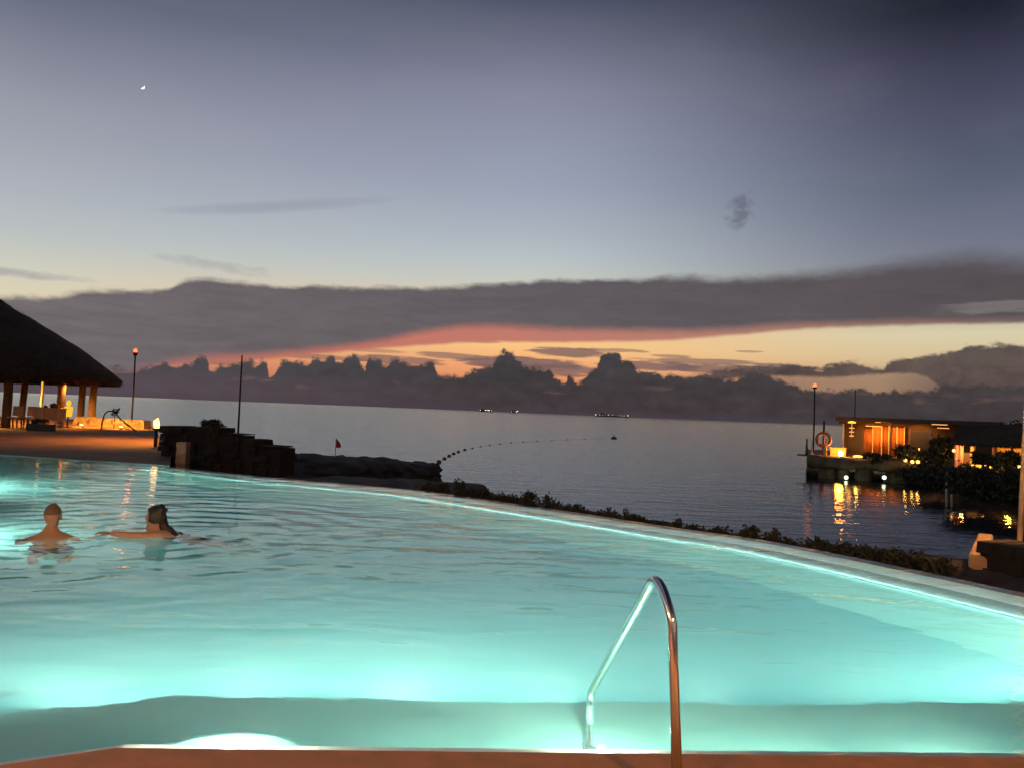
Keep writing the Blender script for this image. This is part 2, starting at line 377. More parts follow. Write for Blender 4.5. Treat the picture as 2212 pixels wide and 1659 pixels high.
m_steel = mat('polished_steel', (0.72, 0.71, 0.69), 0.13, 1.0, var=0.08, scale=25)
m_leaf = mat('dark_leaf', (0.030, 0.040, 0.018), 0.75, var=0.5, scale=8)
m_stem = mat('woody_stem', (0.06, 0.045, 0.03), 0.9)
m_cloth = mat('tan_cloth', (0.50, 0.36, 0.22), 0.9, var=0.15)
m_skin = mat('tanned_skin', (0.36, 0.19, 0.10), 0.5, var=0.12, scale=9)
m_skin2 = mat('light_skin', (0.40, 0.22, 0.13), 0.5, var=0.12, scale=9)
m_hair = mat('dark_hair', (0.018, 0.013, 0.010), 0.5, var=0.4, scale=30)
m_stubble = mat('cropped_hair', (0.16, 0.09, 0.055), 0.7, var=0.2, scale=40)
m_swim = mat('navy_swimwear', (0.015, 0.018, 0.04), 0.6)
m_red = mat('red_cloth', (0.45, 0.02, 0.03), 0.8)
m_ring = mat('orange_lifebuoy', (0.55, 0.17, 0.06), 0.6)
m_buoy = mat('dark_buoy', (0.12, 0.06, 0.03), 0.6)
m_tileA = mat('pale_pool_plaster', (0.60, 0.82, 0.80), 0.4, var=0.06, scale=0.7)
m_floor = mat('turquoise_pool_plaster', (0.22, 0.63, 0.70), 0.5, var=0.10, scale=0.5)
m_bench = mat('bench_plaster', (0.30, 0.72, 0.72), 0.5, var=0.08, scale=0.6)
m_tileB = mat('grey_green_mosaic', (0.22, 0.34, 0.31), 0.35, var=0.2, scale=9)
m_tileC = mat('weir_stone', (0.20, 0.28, 0.26), 0.35, var=0.2, scale=5)
m_lip = mat('white_pool_tile', (0.82, 0.86, 0.84), 0.3, var=0.04)
m_flame = emit('flame', (1.0, 0.46, 0.12), 5.5)
m_redflame = emit('red_flame', (1.0, 0.075, 0.022), 6.0)
m_warm = emit('warm_lamp_glass', (1.0, 0.62, 0.22), 25)
m_amber = emit('amber_light', (1.0, 0.42, 0.02), 2.2)
m_greenw = emit('greenish_white_lamp', (0.85, 1.0, 0.62), 3)
m_ship = emit('ship_lights', (1.0, 0.85, 0.6), 3.0)
m_poollens = emit('pool_lamp_lens', (0.93, 1.0, 0.92), 40)
m_moon = emit('moonlight', (1.0, 0.93, 0.80), 1.6)

# ------------------------------------------------------------------ the sea
def water_mat(name, deep, rough, layers):
    m = bpy.data.materials.new(name); m.use_nodes = True
    n, l = m.node_tree.nodes, m.node_tree.links
    b = n['Principled BSDF']; b.inputs['Base Color'].default_value = deep
    b.inputs['Roughness'].default_value = rough; b.inputs['IOR'].default_value = 1.38
    tc = n.new('ShaderNodeTexCoord')
    sw = n.new('ShaderNodeCombineXYZ'); sw.name = 'sky_tilt'; sw.inputs[1].default_value = -0.075; sw.inputs[2].default_value = 1     # normal tilted shoreward so the sea mirrors higher, brighter sky
    nm_ = n.new('ShaderNodeVectorMath'); nm_.operation = 'NORMALIZE'; l.new(sw.outputs[0], nm_.inputs[0]); last = nm_.outputs['Vector']
    for (sx, sy, amp, det, rot) in layers:
        mp = n.new('ShaderNodeMapping'); mp.inputs['Scale'].default_value = (sx, sy, 1); mp.inputs['Rotation'].default_value = (0, 0, R(rot))
        l.new(tc.outputs['Object'], mp.inputs['Vector'])
        t = n.new('ShaderNodeTexNoise'); t.inputs['Scale'].default_value = 1; t.inputs['Detail'].default_value = det; t.inputs['Distortion'].default_value = 0.4
        l.new(mp.outputs[0], t.inputs['Vector'])
        bp = n.new('ShaderNodeBump'); bp.inputs['Distance'].default_value = amp; bp.inputs['Strength'].default_value = 1
        l.new(t.outputs['Fac'], bp.inputs['Height'])
        if last: l.new(last, bp.inputs['Normal'])
        last = bp.outputs['Normal']
    l.new(last, b.inputs['Normal'])
    return m
m_sea = water_mat('sea_water', (0.025, 0.027, 0.030, 1), 0.05, [(0.30, 0.8, 0.065, 4, 12), (1.5, 3.6, 0.02, 3, -14)])
sea = MB()
rings = [0, 12, 30, 60, 120, 250, 500, 1000, 2000, 4000, 8000, 16000, 30000]
sv = [(0, 0, ZS)]; sf = []; NS = 360
for r in rings[1:]:
    sv += [(r * cos(2 * pi * k / NS), r * sin(2 * pi * k / NS), ZS) for k in range(NS)]
for k in range(NS): sf.append((0, 1 + k, 1 + (k + 1) % NS))
for i in range(len(rings) - 2):
    a, b = 1 + i * NS, 1 + (i + 1) * NS
    for k in range(NS):
        k2 = (k + 1) % NS; sf.append((a + k, b + k, b + k2, a + k2))
sea.add(sv, sf)
struct(sea.build('sea', m_sea))

# ------------------------------------------------------------------ the pool
near_px = [(-900, 1785), (-450, 1717), (0, 1650), (250, 1612), (700, 1617), (1200, 1622.5), (1700, 1627.5), (2212, 1633), (2900, 1640)]
near = [at_z(px, py, 0).xy for px, py in near_px]
slope = (near[-1] - near[2]).normalized()
far_px = [(2212, 1280), (2100, 1256), (2000, 1235), (1900, 1214), (1800, 1194), (1650, 1165), (1500, 1145), (1400, 1130), (1250, 1107), (1100, 1086), (1000, 1071), (900, 1058), (750, 1045), (620, 1034), (480, 1019), (366, 1007)]
far = [at_z(px, py, ZW).xy for px, py in far_px]
d0 = (far[0] - far[2]).normalized()
ext = []
p = far[0].copy(); q = d0.copy()
while True:
    q.rotate(Matrix.Rotation(R(-2.0), 2)); p = p + q * 0.5
    yl = near[2].y + (p.x - near[2].x) * slope.y / slope.x
    if p.y < yl - 0.2: break
    ext.append(p.copy())
right_end = near[2] + slope * ((ext[-1].x + 0.2 - near[2].x) / slope.x)
near[-1] = right_end
weir = list(reversed(ext)) + far              # right to left
# drop the point that was beyond
leftw = [at_z(px, py, ZW).xy for px, py in [(231, 998), (0, 983), (-170, 972)]]
near_left = ray(-330, 1500); near_left = V((near_left.x, near_left.y)).normalized() * 4.4
leftw += [leftw[-1].lerp(near_left, 0.5), near_left]
left_c = V((leftw[2].x - 3.0, near[0].y - 1.0))
kk = [k for k, (px, py) in enumerate(near_px) if px >= -450]
near = near[kk[0]:]
outline = near + weir + leftw
def offset(line, d):
    out = []
    for i, p in enumerate(line):
        a = line[max(0, i - 1)]; b = line[min(len(line) - 1, i + 1)]
        t = (b - a).normalized(); out.append(p + V((-t.y, t.x)) * d)
    return out
def resample(line, step):
    out = [line[0]]
    for a, b in zip(line, line[1:]):
        n = max(1, int((b - a).length / step))
        out += [a + (b - a) * (k / n) for k in range(1, n + 1)]
    return out
def chaikin(line, it=2):
    for _ in range(it):
        o = [line[0]]
        for a, b in zip(line, line[1:]): o += [a * 0.75 + b * 0.25, a * 0.25 + b * 0.75]
        line = o + [line[-1]]
    return line
weir_s = chaikin(weir)
# water body
outline = near + weir_s + leftw
m_pw = bpy.data.materials.new('pool_water'); m_pw.use_nodes = True
n, l = m_pw.node_tree.nodes, m_pw.node_tree.links
n.remove(n['Principled BSDF'])
gl = n.new('ShaderNodeBsdfGlass'); gl.inputs['IOR'].default_value = 1.333; gl.inputs['Roughness'].default_value = 0.0
gl.inputs['Color'].default_value = (1, 1, 1, 1)
tcw = n.new('ShaderNodeTexCoord'); last = None
for (sx, sy, amp, det, rot) in [(0.8, 1.7, 0.027, 2, 8), (2.6, 5.6, 0.0055, 3, -10)]:
    mp = n.new('ShaderNodeMapping'); mp.inputs['Scale'].default_value = (sx, sy, 1); mp.inputs['Rotation'].default_value = (0, 0, R(rot))
    l.new(tcw.outputs['Object'], mp.inputs['Vector'])
    t = n.new('ShaderNodeTexNoise'); t.inputs['Scale'].default_value = 1; t.inputs['Detail'].default_value = det; t.inputs['Distortion'].default_value = 0.5
    l.new(mp.outputs[0], t.inputs['Vector'])
    bp = n.new('ShaderNodeBump'); bp.inputs['Distance'].default_value = amp; bp.inputs['Strength'].default_value = 1
    l.new(t.outputs['Fac'], bp.inputs['Height'])
    if last: l.new(last, bp.inputs['Normal'])
    last = bp.outputs['Normal']
for (px, py, k_, am) in ((105, 1160, 17.0, 0.005), (345, 1150, 14.0, 0.006)):
    c_ = at_z(px, py, ZW)
    vd_ = n.new('ShaderNodeVectorMath'); vd_.operation = 'DISTANCE'; l.new(tcw.outputs['Object'], vd_.inputs[0]); vd_.inputs[1].default_value = c_
    wob = n.new('ShaderNodeTexNoise'); wob.inputs['Scale'].default_value = 1.3; l.new(tcw.outputs['Object'], wob.inputs['Vector'])
    def mm(op, a, b):
        q_ = n.new('ShaderNodeMath'); q_.operation = op
        for i_, x_ in enumerate((a, b)):
            if x_ is None: continue
            if isinstance(x_, (int, float)): q_.inputs[i_].default_value = x_
            else: l.new(x_, q_.inputs[i_])
        return q_.outputs[0]
    r_ = mm('ADD', vd_.outputs['Value'], mm('MULTIPLY', wob.outputs['Fac'], 0.5))
    hgt_ = mm('MULTIPLY', mm('SINE', mm('MULTIPLY', r_, k_), None), mm('EXPONENT', mm('MULTIPLY', vd_.outputs['Value'], -0.55), None))
    bp = n.new('ShaderNodeBump'); bp.inputs['Distance'].default_value = am; bp.inputs['Strength'].default_value = 1
    l.new(hgt_, bp.inputs['Height']); l.new(last, bp.inputs['Normal']); last = bp.outputs['Normal']
l.new(last, gl.inputs['Normal'])
l.new(gl.outputs[0], n['Material Output'].inputs['Surface'])
vs_ = n.new('ShaderNodeVolumeScatter'); vs_.inputs['Color'].default_value = (0.50, 0.93, 0.98, 1); vs_.inputs['Density'].default_value = 0.10; vs_.inputs['Anisotropy'].default_value = 0.3
va_ = n.new('ShaderNodeVolumeAbsorption'); va_.inputs['Color'].default_value = (0.20, 0.92, 1.0, 1); va_.inputs['Density'].default_value = 0.06
ad_ = n.new('ShaderNodeAddShader'); l.new(vs_.outputs[0], ad_.inputs[0]); l.new(va_.outputs[0], ad_.inputs[1])
l.new(ad_.outputs[0], n['Material Output'].inputs['Volume'])
wb = MB(); wb.prism(outline, -1.5, ZW)
struct(wb.build('pool_water', m_pw))
# basin: floor, walls, bench along the near side
FZ = -1.38
bs = MB()
big = [(left_c.x - 1, near[0].y - 2), (right_end.x + 3, near[0].y - 2), (right_end.x + 3, 26), (left_c.x - 1, 26)]
bs.poly([tuple(p) for p in near + offset(weir_s, 0.02) + leftw], FZ, 0)
def wallstrip(line, z0, z1, mi):
    n_ = len(line)
    bs.add([(p.x, p.y, z0) for p in line] + [(p.x, p.y, z1) for p in line], [(i, i + 1, n_ + i + 1, n_ + i) for i in range(n_ - 1)], mi)
wallstrip([leftw[-1]] + near, FZ, ZW - 0.02, 0)
wallstrip([weir_s[-1]] + leftw, FZ, ZW + 0.02, 0)
nb_line = near[:]
LIP, BEN, BZ = 0.155, 1.22, -0.60
def strip(a, b, za, zb, mi):
    n_ = len(a)
    bs.add([(p.x, p.y, za) for p in a] + [(p.x, p.y, zb) for p in b], [(i, i + 1, n_ + i + 1, n_ + i) for i in range(n_ - 1)], mi)
o1, o2 = offset(nb_line, LIP), offset(nb_line, BEN)
strip(nb_line, o1, ZW - 0.04, ZW - 0.062, 1)
strip(o1, o1, ZW - 0.062, BZ, 0)
strip(o1, o2, BZ, BZ, 2)
strip(o2, o2, BZ, FZ, 0)
struct(bs.build('pool_basin', [m_floor, m_lip, m_bench]))
# infinity edge: stepped weir wall along the sea side
we = MB()
prof = [(0.0, FZ - 1.0), (0.0, ZW - 0.008), (0.20, ZW - 0.010), (0.205, ZW - 0.015), (0.46, ZW - 0.17), (0.47, ZW - 0.18), (0.74, ZW - 0.31), (0.76, ZW - 0.33), (1.15, FZ)]
lines = [offset(weir_s, d) for d, z in prof]
for i in range(len(prof) - 1):
    a, b = lines[i], lines[i + 1]; n_ = len(a)
    mi = {0: 2, 1: 2, 2: 0, 3: 0, 4: 1, 5: 1, 6: 3, 7: 3}[i]
    we.add([(p.x, p.y, prof[i][1]) for p in a] + [(p.x, p.y, prof[i + 1][1]) for p in b], [(k, k + 1, n_ + k + 1, n_ + k) for k in range(n_ - 1)], mi)
tag(we.build('infinity_edge', [m_tileA, m_tileB, m_tileC, m_bench]), 'curved stepped infinity edge of the pool, pale and grey green tile bands under the water', 'pool edge')
# near deck
dk = MB()
dpts = [V((left_c.x - 6, leftw[-1].y)), leftw[-1] + V((-0.03, 0))] + near + [V((right_end.x + 2, right_end.y)), V((right_end.x + 2, -14)), V((left_c.x - 6, -14))]
dk.prism([(p.x, p.y) for p in dpts], -0.35, 0.0)
dko = dk.build('pool_deck', m_deck); struct(dko)
bv = dko.modifiers.new('round_nosing', 'BEVEL'); bv.width = 0.012; bv.segments = 3; bv.limit_method = 'ANGLE'

# pool lamps
def pool_lamp(pos, direc, label, energy, spot=None, tilt=None, lens_r=0.075, lens=None, group='underwater lamps in the pool walls'):
    t = thing('pool_lamp', label, 'pool lamp', pos, group)
    d = V(direc).normalized()
    rim = MB(); rim.torus(-d * 0.05, d, lens_r * 0.85, 0.012); rim.tube([-d * 0.12, -d * 0.04], lens_r * 0.8, 18)
    rim.build('rim', m_lip, t)
    ln = MB(); ln.ball((0, 0, 0), lens_r, 2); ln.build('lens', lens or m_poollens, t)
    lamp(t, tuple(d * (lens_r + 0.03)), (1.0, 1.0, 0.74), energy, min(0.05, lens_r), spot=spot, direc=tilt or direc)
    return t
nrm = V((-slope.y, slope.x, 0))
def on_near(px, off, z):
    p = near[2].lerp(near[-1], 0)
    d = ray(px, 1615); t_ = 0
    # intersection of vertical plane through the camera ray with the near line
    hd = V((d.x, d.y)); a = near[2]; s = slope
    det = hd.x * (-s.y) + hd.y * s.x
    k = (a.x * (-s.y) + a.y * s.x) / det
    p = hd * k
    return V((p.x + nrm.x * off, p.y + nrm.y * off, z))
pool_lamp(on_near(480, 0.07, ZW - 0.036), nrm, 'glaring white underwater lamp under the deck edge, left of the steel handrail', 120, lens_r=0.012)
pool_lamp(on_near(1310, 0.05, ZW - 0.036), nrm, 'underwater lamp at the deck edge beside the steel handrail', 30, lens_r=0.012)
pf = on_near(480, 0.0, 0); tx = V((slope.x, slope.y, 0)); lg = MB(); vs = []; NX_, NY_ = 70, 44  # ledge added below the lamp; its lit top stands in for water glow
for k in range(NY_ + 1):
    for q_ in range(NX_ + 1):
        x_ = -1.0 + 2.0 * q_ / NX_; y_ = 0.10 + 0.85 * k / NY_
        h_ = 0.47 * math.exp(-(((x_ / 0.60) ** 2 + ((y_ - 0.10) / 0.44) ** 2) ** 2.5))
        vs.append(pf + tx * x_ + nrm * y_ + V((0, 0, BZ - 0.012 + h_)))
lg.add(vs, [(k * (NX_ + 1) + q_, k * (NX_ + 1) + q_ + 1, (k + 1) * (NX_ + 1) + q_ + 1, (k + 1) * (NX_ + 1) + q_) for k in range(NY_) for q_ in range(NX_)], 0, True)
tag(lg.build('glow_ledge', m_bench), 'smooth rounded underwater ledge added to catch a white glow around the glaring pool lamp', 'ledge')
E_R = 98
for i, (x, kE) in enumerate(((-3.3, 0.5), (-2.5, 1.25), (-1.55, 0.75), (-0.6, 1.15), (0.35, 0.8), (1.35, 0.4), (2.4, 0.4), (3.5, 1.0), (4.5, 1.1), (5.6, 0.6))):
    base = near[2] + slope * ((x - near[2].x) / slope.x)
    pos = V((base.x + nrm.x * (BEN + 0.03), base.y + nrm.y * (BEN + 0.03), -0.74))
    for a_, b_ in zip(o2, o2[1:]):
        if a_.x <= x <= b_.x:
            pos = V((x, a_.y + (b_.y - a_.y) * (x - a_.x) / (b_.x - a_.x) + 0.05, -0.74))
    pool_lamp(pos, nrm, 'round underwater lamp hidden in the riser of the pool bench', E_R * kE, spot=155, tilt=(nrm.x, nrm.y, 0.38), lens_r=0.05, group='underwater lamps in the bench riser')
for k, px in enumerate((285, 480, 860, 1310, 1750, 2150)):  # unseen fill lamps added below the lip to brighten the bench
    pool_lamp(on_near(px, 0.06, -0.34), nrm, ['added unseen wall lamp under the deck corner at the left', 'added unseen wall lamp deep under the glaring lamp', 'added unseen wall lamp under the deck midway between the glaring lamp and handrail', 'added unseen wall lamp under the deck at the handrail', 'added unseen wall lamp under the deck right of the handrail', 'added unseen wall lamp under the deck at the right edge'][k], (16, 34, 18, 26, 18, 18)[k], spot=160, tilt=(nrm.x, nrm.y, -0.1), lens_r=0.03, group='small unseen fill lamps added under the deck edge')
sl0, sl1 = offset(weir_s, 0.845), offset(weir_s, 0.862)  # glowing strip added to brighten the pale weir slope
q = MB(); n_ = len(sl0); zt, zb = ZW - 0.235, ZW - 0.27
q.add([(p.x, p.y, zt) for p in sl0] + [(p.x, p.y, zb) for p in sl0] + [(p.x, p.y, zt) for p in sl1] + [(p.x, p.y, zb) for p in sl1],
      [(k, k + 1, n_ + k + 1, n_ + k) for k in range(n_ - 1)] + [(2 * n_ + k, k, k + 1, 2 * n_ + k + 1)[::-1] for k in range(n_ - 1)] + [(2 * n_ + k, 3 * n_ + k, 3 * n_ + k + 1, 2 * n_ + k + 1) for k in range(n_ - 1)])
q.mi = [0] * (n_ - 1) + [1] * (2 * n_ - 2)
tag(q.build('weir_fill_strip', [emit('fill_strip_glow', (0.80, 1.0, 0.95), 34), m_tileB]), 'thin glowing strip added along the step of the infinity edge to brighten it', 'strip light')
for k, t_ in enumerate((0.16, 0.40, 0.66)):  # lamps added out of view to brighten the left and far water
    p = leftw[2].lerp(leftw[4], t_); d_ = (leftw[4] - leftw[2]).normalized(); nn_ = V((-d_.y, d_.x, 0))
    pool_lamp(V((p.x, p.y, -0.75)) + nn_ * 0.12, nn_, ['added unseen underwater lamp on the left wall by the far corner', 'added unseen underwater lamp on the left wall, second from the far corner', 'added unseen underwater lamp on the left wall, second from the near corner', 'added unseen underwater lamp on the left wall by the near corner'][k], (25, 430, 190)[k], spot=150, tilt=(nn_.x, nn_.y, 0.1))
# ------------------------------------------------------------------ foreground handrail
hr = thing('steel_handrail', 'bent polished steel handrail running from the deck down into the pool', 'handrail', at_y(1466, 1650, 3.12))
b0 = at_y(1466, 1655, 3.12); b0.z = 0.0
b1 = at_y(1452, 1345, 3.13)
tp = at_y(1421, 1240, 3.22)
e0 = at_y(1276, 1495, 4.16)
end = V((e0.x, e0.y, BZ))
def bez(a, b, c, n=10):
    return [a * (1 - t) ** 2 + b * 2 * t * (1 - t) + c * t * t for t in [k / n for k in range(n + 1)]]
corner = tp + (tp - e0) * 0.02 + V((0, 0, 0.015))
dn = corner + (e0 - corner) * 0.11
b1b = b0 + (b1 - b0) * 1.0
path = [b0, b0 + (b1b - b0) * 0.5] + bez(b1b, V((corner.x, corner.y, corner.z)), dn, 14) + [dn + (e0 - dn) * 0.5] + bez(dn + (e0 - dn) * 0.965, e0, e0 + V((0, 0, -0.06)), 6) + [end]
loc = hr.location
tb = MB(); tb.tube([p_ - loc for p_ in path], 0.0212, 18); tb.build('rail', m_steel, hr)
fl = MB(); fl.lathe(b0 - loc, [(0.045, 0.001), (0.045, 0.008), (0.03, 0.016), (0.0214, 0.02)], 24); fl.build('base_flange', m_steel, hr)
fl = MB(); fl.lathe(end - loc, [(0.045, 0.001), (0.045, 0.008), (0.03, 0.016), (0.0214, 0.02)], 24); fl.build('base_flange', m_steel, hr)

# ------------------------------------------------------------------ shore terrain outside the weir, terrace on the left
sh_line = list(reversed(resample(weir_s, 0.6)))      # left to right
rows = []
NSs = 26
vs = []; fs = []
def pxof(p):
    return CX + FPX * p.x / max(p.y, 0.5)
for i, p in enumerate(sh_line):
    a = sh_line[max(0, i - 1)]; b = sh_line[min(len(sh_line) - 1, i + 1)]
    t = (b - a).normalized(); o = V((-t.y, t.x))
    if o.dot(p - V((-2, 6))) < 0: o = -o
    px = pxof(p)
    Wd = [(300, 9), (620, 9), (700, 8), (780, 5), (860, 3.2), (960, 2.6), (1500, 2.4), (1800, 4.0), (2000, 6.5), (2212, 8), (3000, 9)]
    w = Wd[-1][1]
    for (x0, w0), (x1, w1) in zip(Wd, Wd[1:]):
        if x0 <= px <= x1: w = w0 + (w1 - w0) * (px - x0) / (x1 - x0); break
    if px < 300: w = 9
    for k in range(NSs):
        s = k / (NSs - 1)
        if s < 0.75:
            d = 0.02 + (s / 0.75) * w; z = -0.22 - 0.9 * (s / 0.75) * min(1, w / 14)
            z += (0.16 * nz((p.x, p.y, d), 0.9) + 0.08 * nz((p.x, p.y, d), 3.1, 4)) * min(1, s * 6)
        else:
            u_ = (s - 0.75) / 0.25; d = w + u_ * 2.6; z0 = -0.22 - 0.9 * min(1, w / 14)
            z = z0 + (-3.3 - z0) * u_ ** 0.8 + 0.25 * nz((p.x, p.y, d), 1.3, 9)
        vs.append((p.x + o.x * d, p.y + o.y * d, z))
for i in range(len(sh_line) - 1):
    for k in range(NSs - 1):
        fs.append((i * NSs + k, i * NSs + k + 1, (i + 1) * NSs + k + 1, (i + 1) * NSs + k))
sh = MB(); sh.add(vs, fs, 0, True); struct(sh.build('rocky_shore', m_rock))
te = MB()
tpts = [far[-1] + V((0.0, 0.02))] + leftw + [V((left_c.x - 6, leftw[-1].y + 0.02)), V((left_c.x - 30, 48)), at_y(300, 900, 48).xy, at_y(338, 920, 38).xy, at_y(348, 940, 27).xy, at_y(372, 960, 21).xy]
te.prism([(p.x, p.y) for p in tpts], -3.2, 0.0); struct(te.build('terrace', m_terr))

# rubble wall helper: courses of irregular stones merged into one wall mesh
def stone_wall(mb, a, b, zt, z0, thick, size=0.35, seed=1, jag=0.05, mi=0):
    rnd = random.Random(seed)
    a, b = V(a), V(b); L = (b - a).length; t = (b - a).normalized(); nn = V((-t.y, t.x)); rz = atan2(t.y, t.x)
    mid = (a + b) / 2
    mb.box((mid.x, mid.y, (zt + z0) / 2 - 0.04), (L - 0.04, thick - 0.08, zt - z0 - 0.06), mi, rz)
    z = z0
    while z < zt - 0.02:
        h = min(size * rnd.uniform(0.55, 1.0), zt - z)
        x = 0
        while x < L - 0.02:
            w = min(size * rnd.uniform(0.7, 1.7), L - x)
            c = a + t * (x + w / 2)
            j = rnd.uniform(-jag, jag); hh = h * rnd.uniform(0.88, 1.0)
            mb.box((c.x + nn.x * j, c.y + nn.y * j, z + hh / 2), (w * 0.95, thick + rnd.uniform(-0.02, 0.04), hh * 0.96), mi, rz + rnd.uniform(-0.03, 0.03), 0.95)
            x += w
        z += h
# left lit low wall
lw = MB(); a = at_y(166, 920, 39.0); b = at_y(318, 921, 37.0)
stone_wall(lw, a.xy, b.xy, 0.42, -0.02, 0.45, 0.3, 3)
tag(lw.build('low_stone_wall', m_wallstone), 'low stone wall glowing orange beside the thatched pavilion', 'stone wall')
# dark stepped wall
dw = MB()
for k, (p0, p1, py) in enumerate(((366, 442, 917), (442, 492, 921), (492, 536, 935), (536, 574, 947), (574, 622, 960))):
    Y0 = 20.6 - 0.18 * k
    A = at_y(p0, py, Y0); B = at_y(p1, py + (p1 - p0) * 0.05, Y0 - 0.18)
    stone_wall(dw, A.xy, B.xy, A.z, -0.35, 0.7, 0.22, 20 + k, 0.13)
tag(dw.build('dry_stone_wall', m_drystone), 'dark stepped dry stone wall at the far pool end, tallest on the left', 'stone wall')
pl = MB(); c = at_y(394, 980, 18.6)
stone_wall(pl, (c.x - 0.11, c.y), (c.x + 0.13, c.y + 0.02), at_y(394, 953, 18.6).z, -0.3, 0.3, 0.3, 5, 0.0)
tag(pl.build('stone_pillar', m_wallstone), 'short pale stone pillar in front of the dry stone wall', 'pillar')

ul_ = at_y(176, 920, 36.4); up_ = thing('floor_uplight', 'small floor uplight washing the low stone wall beside the pavilion', 'uplight', (ul_.x, ul_.y, 0))
q = MB(); q.lathe((0, 0, 0), [(0.09, 0), (0.10, 0.06), (0.07, 0.10)], 14); q.build('body', m_black, up_)
q = MB(); q.lathe((0, 0, 0.102), [(0.065, 0), (0.05, 0.015)], 14); q.build('lens', m_warm, up_)
lamp(up_, (0.05, -0.5, 0.9), (1, 0.40, 0.05), 900, 0.06, spot=120, direc=(0.05, 1, -0.9), blend=0.7)
ul_ = at_y(262, 921, 35.6); up_ = thing('floor_uplight', 'second floor uplight near the free end of the low stone wall', 'uplight', (ul_.x, ul_.y, 0))
q = MB(); q.lathe((0, 0, 0), [(0.09, 0), (0.10, 0.06), (0.07, 0.10)], 14); q.build('body', m_black, up_)
q = MB(); q.lathe((0, 0, 0.102), [(0.065, 0), (0.05, 0.015)], 14); q.build('lens', m_warm, up_)
lamp(up_, (-0.1, -0.3, 0.9), (1, 0.40, 0.05), 900, 0.06, spot=130, direc=(0.1, 1, -0.5), blend=0.7)
# ------------------------------------------------------------------ thatched pavilion
PC = V((-28.25, 36.5)); PR = 8.75
pv = thing('thatched_pavilion', 'open pavilion under a huge dark thatched roof on round timber columns', 'pavilion', (PC.x, PC.y, 0))
def roof_z(r):
    u_ = r / PR
    return 2.55 + (1 - u_) * 5.5 - 0.25 * max(0, u_ - 0.8) * 5 * u_
rf = MB()
rnd = random.Random(5)
NR, NA = 16, 72
vs = []; fs = []
for i in range(NR + 1):
    r = 0.15 + (PR - 0.15) * i / NR
    for k in range(NA):
        q = 2 * pi * k / NA
        vs.append((r * cos(q), r * sin(q), roof_z(r) + 0.10 * nz((r * cos(q), r * sin(q), 1), 1.4)))
for i in range(NR):
    for k in range(NA):
        k2 = (k + 1) % NA; fs.append((i * NA + k, i * NA + k2, (i + 1) * NA + k2, (i + 1) * NA + k))
# underside
o = len(vs)
for i in (0, NR):
    r = 0.15 + (PR - 0.25) * i / NR
    for k in range(NA):
        q = 2 * pi * k / NA; vs.append((r * cos(q), r * sin(q), roof_z(r) - 0.38))
for k in range(NA):
    k2 = (k + 1) % NA; fs.append((o + k, o + NA + k, o + NA + k2, o + k2)); fs.append((NR * NA + k, NR * NA + k2, o + NA + k2, o + NA + k))
rf.add(vs, fs, 0, True)
for _ in range(7500):
    r = PR * sqrt(rnd.uniform(0.01, 1.0)) if rnd.random() < 0.6 else PR * rnd.uniform(0.93, 1.005)
    q = rnd.uniform(0, 2 * pi); w = rnd.uniform(0.012, 0.035); L = rnd.uniform(0.25, 0.6)
    z = roof_z(r) + 0.03; r2 = r + L * 0.82
    z2 = roof_z(r) - L * 0.58 if r > PR * 0.9 else roof_z(min(r2, PR)) + rnd.uniform(0.02, 0.12)
    if r > PR * 0.9: L *= rnd.uniform(0.6, 1.5); r2 = r + L * 0.3; z2 = z - 0.1 - L * 0.75
    q2 = q + rnd.uniform(-0.012, 0.012); dq = w / r
    rf.add([(r * cos(q - dq), r * sin(q - dq), z), (r * cos(q + dq), r * sin(q + dq), z), (r2 * cos(q2), r2 * sin(q2), z2)], [(0, 1, 2)])
rf.build('roof', m_thatch, pv)
def on_circle(px, rr, far_=False):
    d = ray(px, 870); hd = V((d.x, d.y)).normalized()
    bq = hd.dot(PC); disc = bq * bq - (PC.length_squared - rr * rr)
    s = sqrt(max(disc, 0)); return hd * (bq + (s if far_ else -s))
for (px, rr, fa, lean) in ((15, 7.6, False, 0.02), (130, 7.6, False, 0.03), (199, 7.55, False, 0.02), (48, 7.6, True, 0.05), (175, 7.6, True, 0.03)):
    p = on_circle(px, rr, fa) - PC
    cm = MB(); pts = []; rad = []
    hh = roof_z(rr) - 0.2
    for k in range(11):
        u_ = k / 10; pts.append((p.x + lean * 3 * u_ + 0.03 * nz((px, u_ * 4, 0)), p.y, hh * u_)); rad.append(0.185 * (1 - 0.12 * u_) + 0.015 * nz((px, u_ * 9, 3)))
    cm.tube(pts, rad, 14); cm.build('column', m_wood, pv)
bm_ = MB()
for k in range(24):
    q = 2 * pi * k / 24
    bm_.tube([(0.3 * cos(q), 0.3 * sin(q), roof_z(0.3) - 0.55), (8.3 * cos(q), 8.3 * sin(q), roof_z(8.3) - 0.47)], 0.06, 8)
bm_.build('rafters', m_wood, pv)
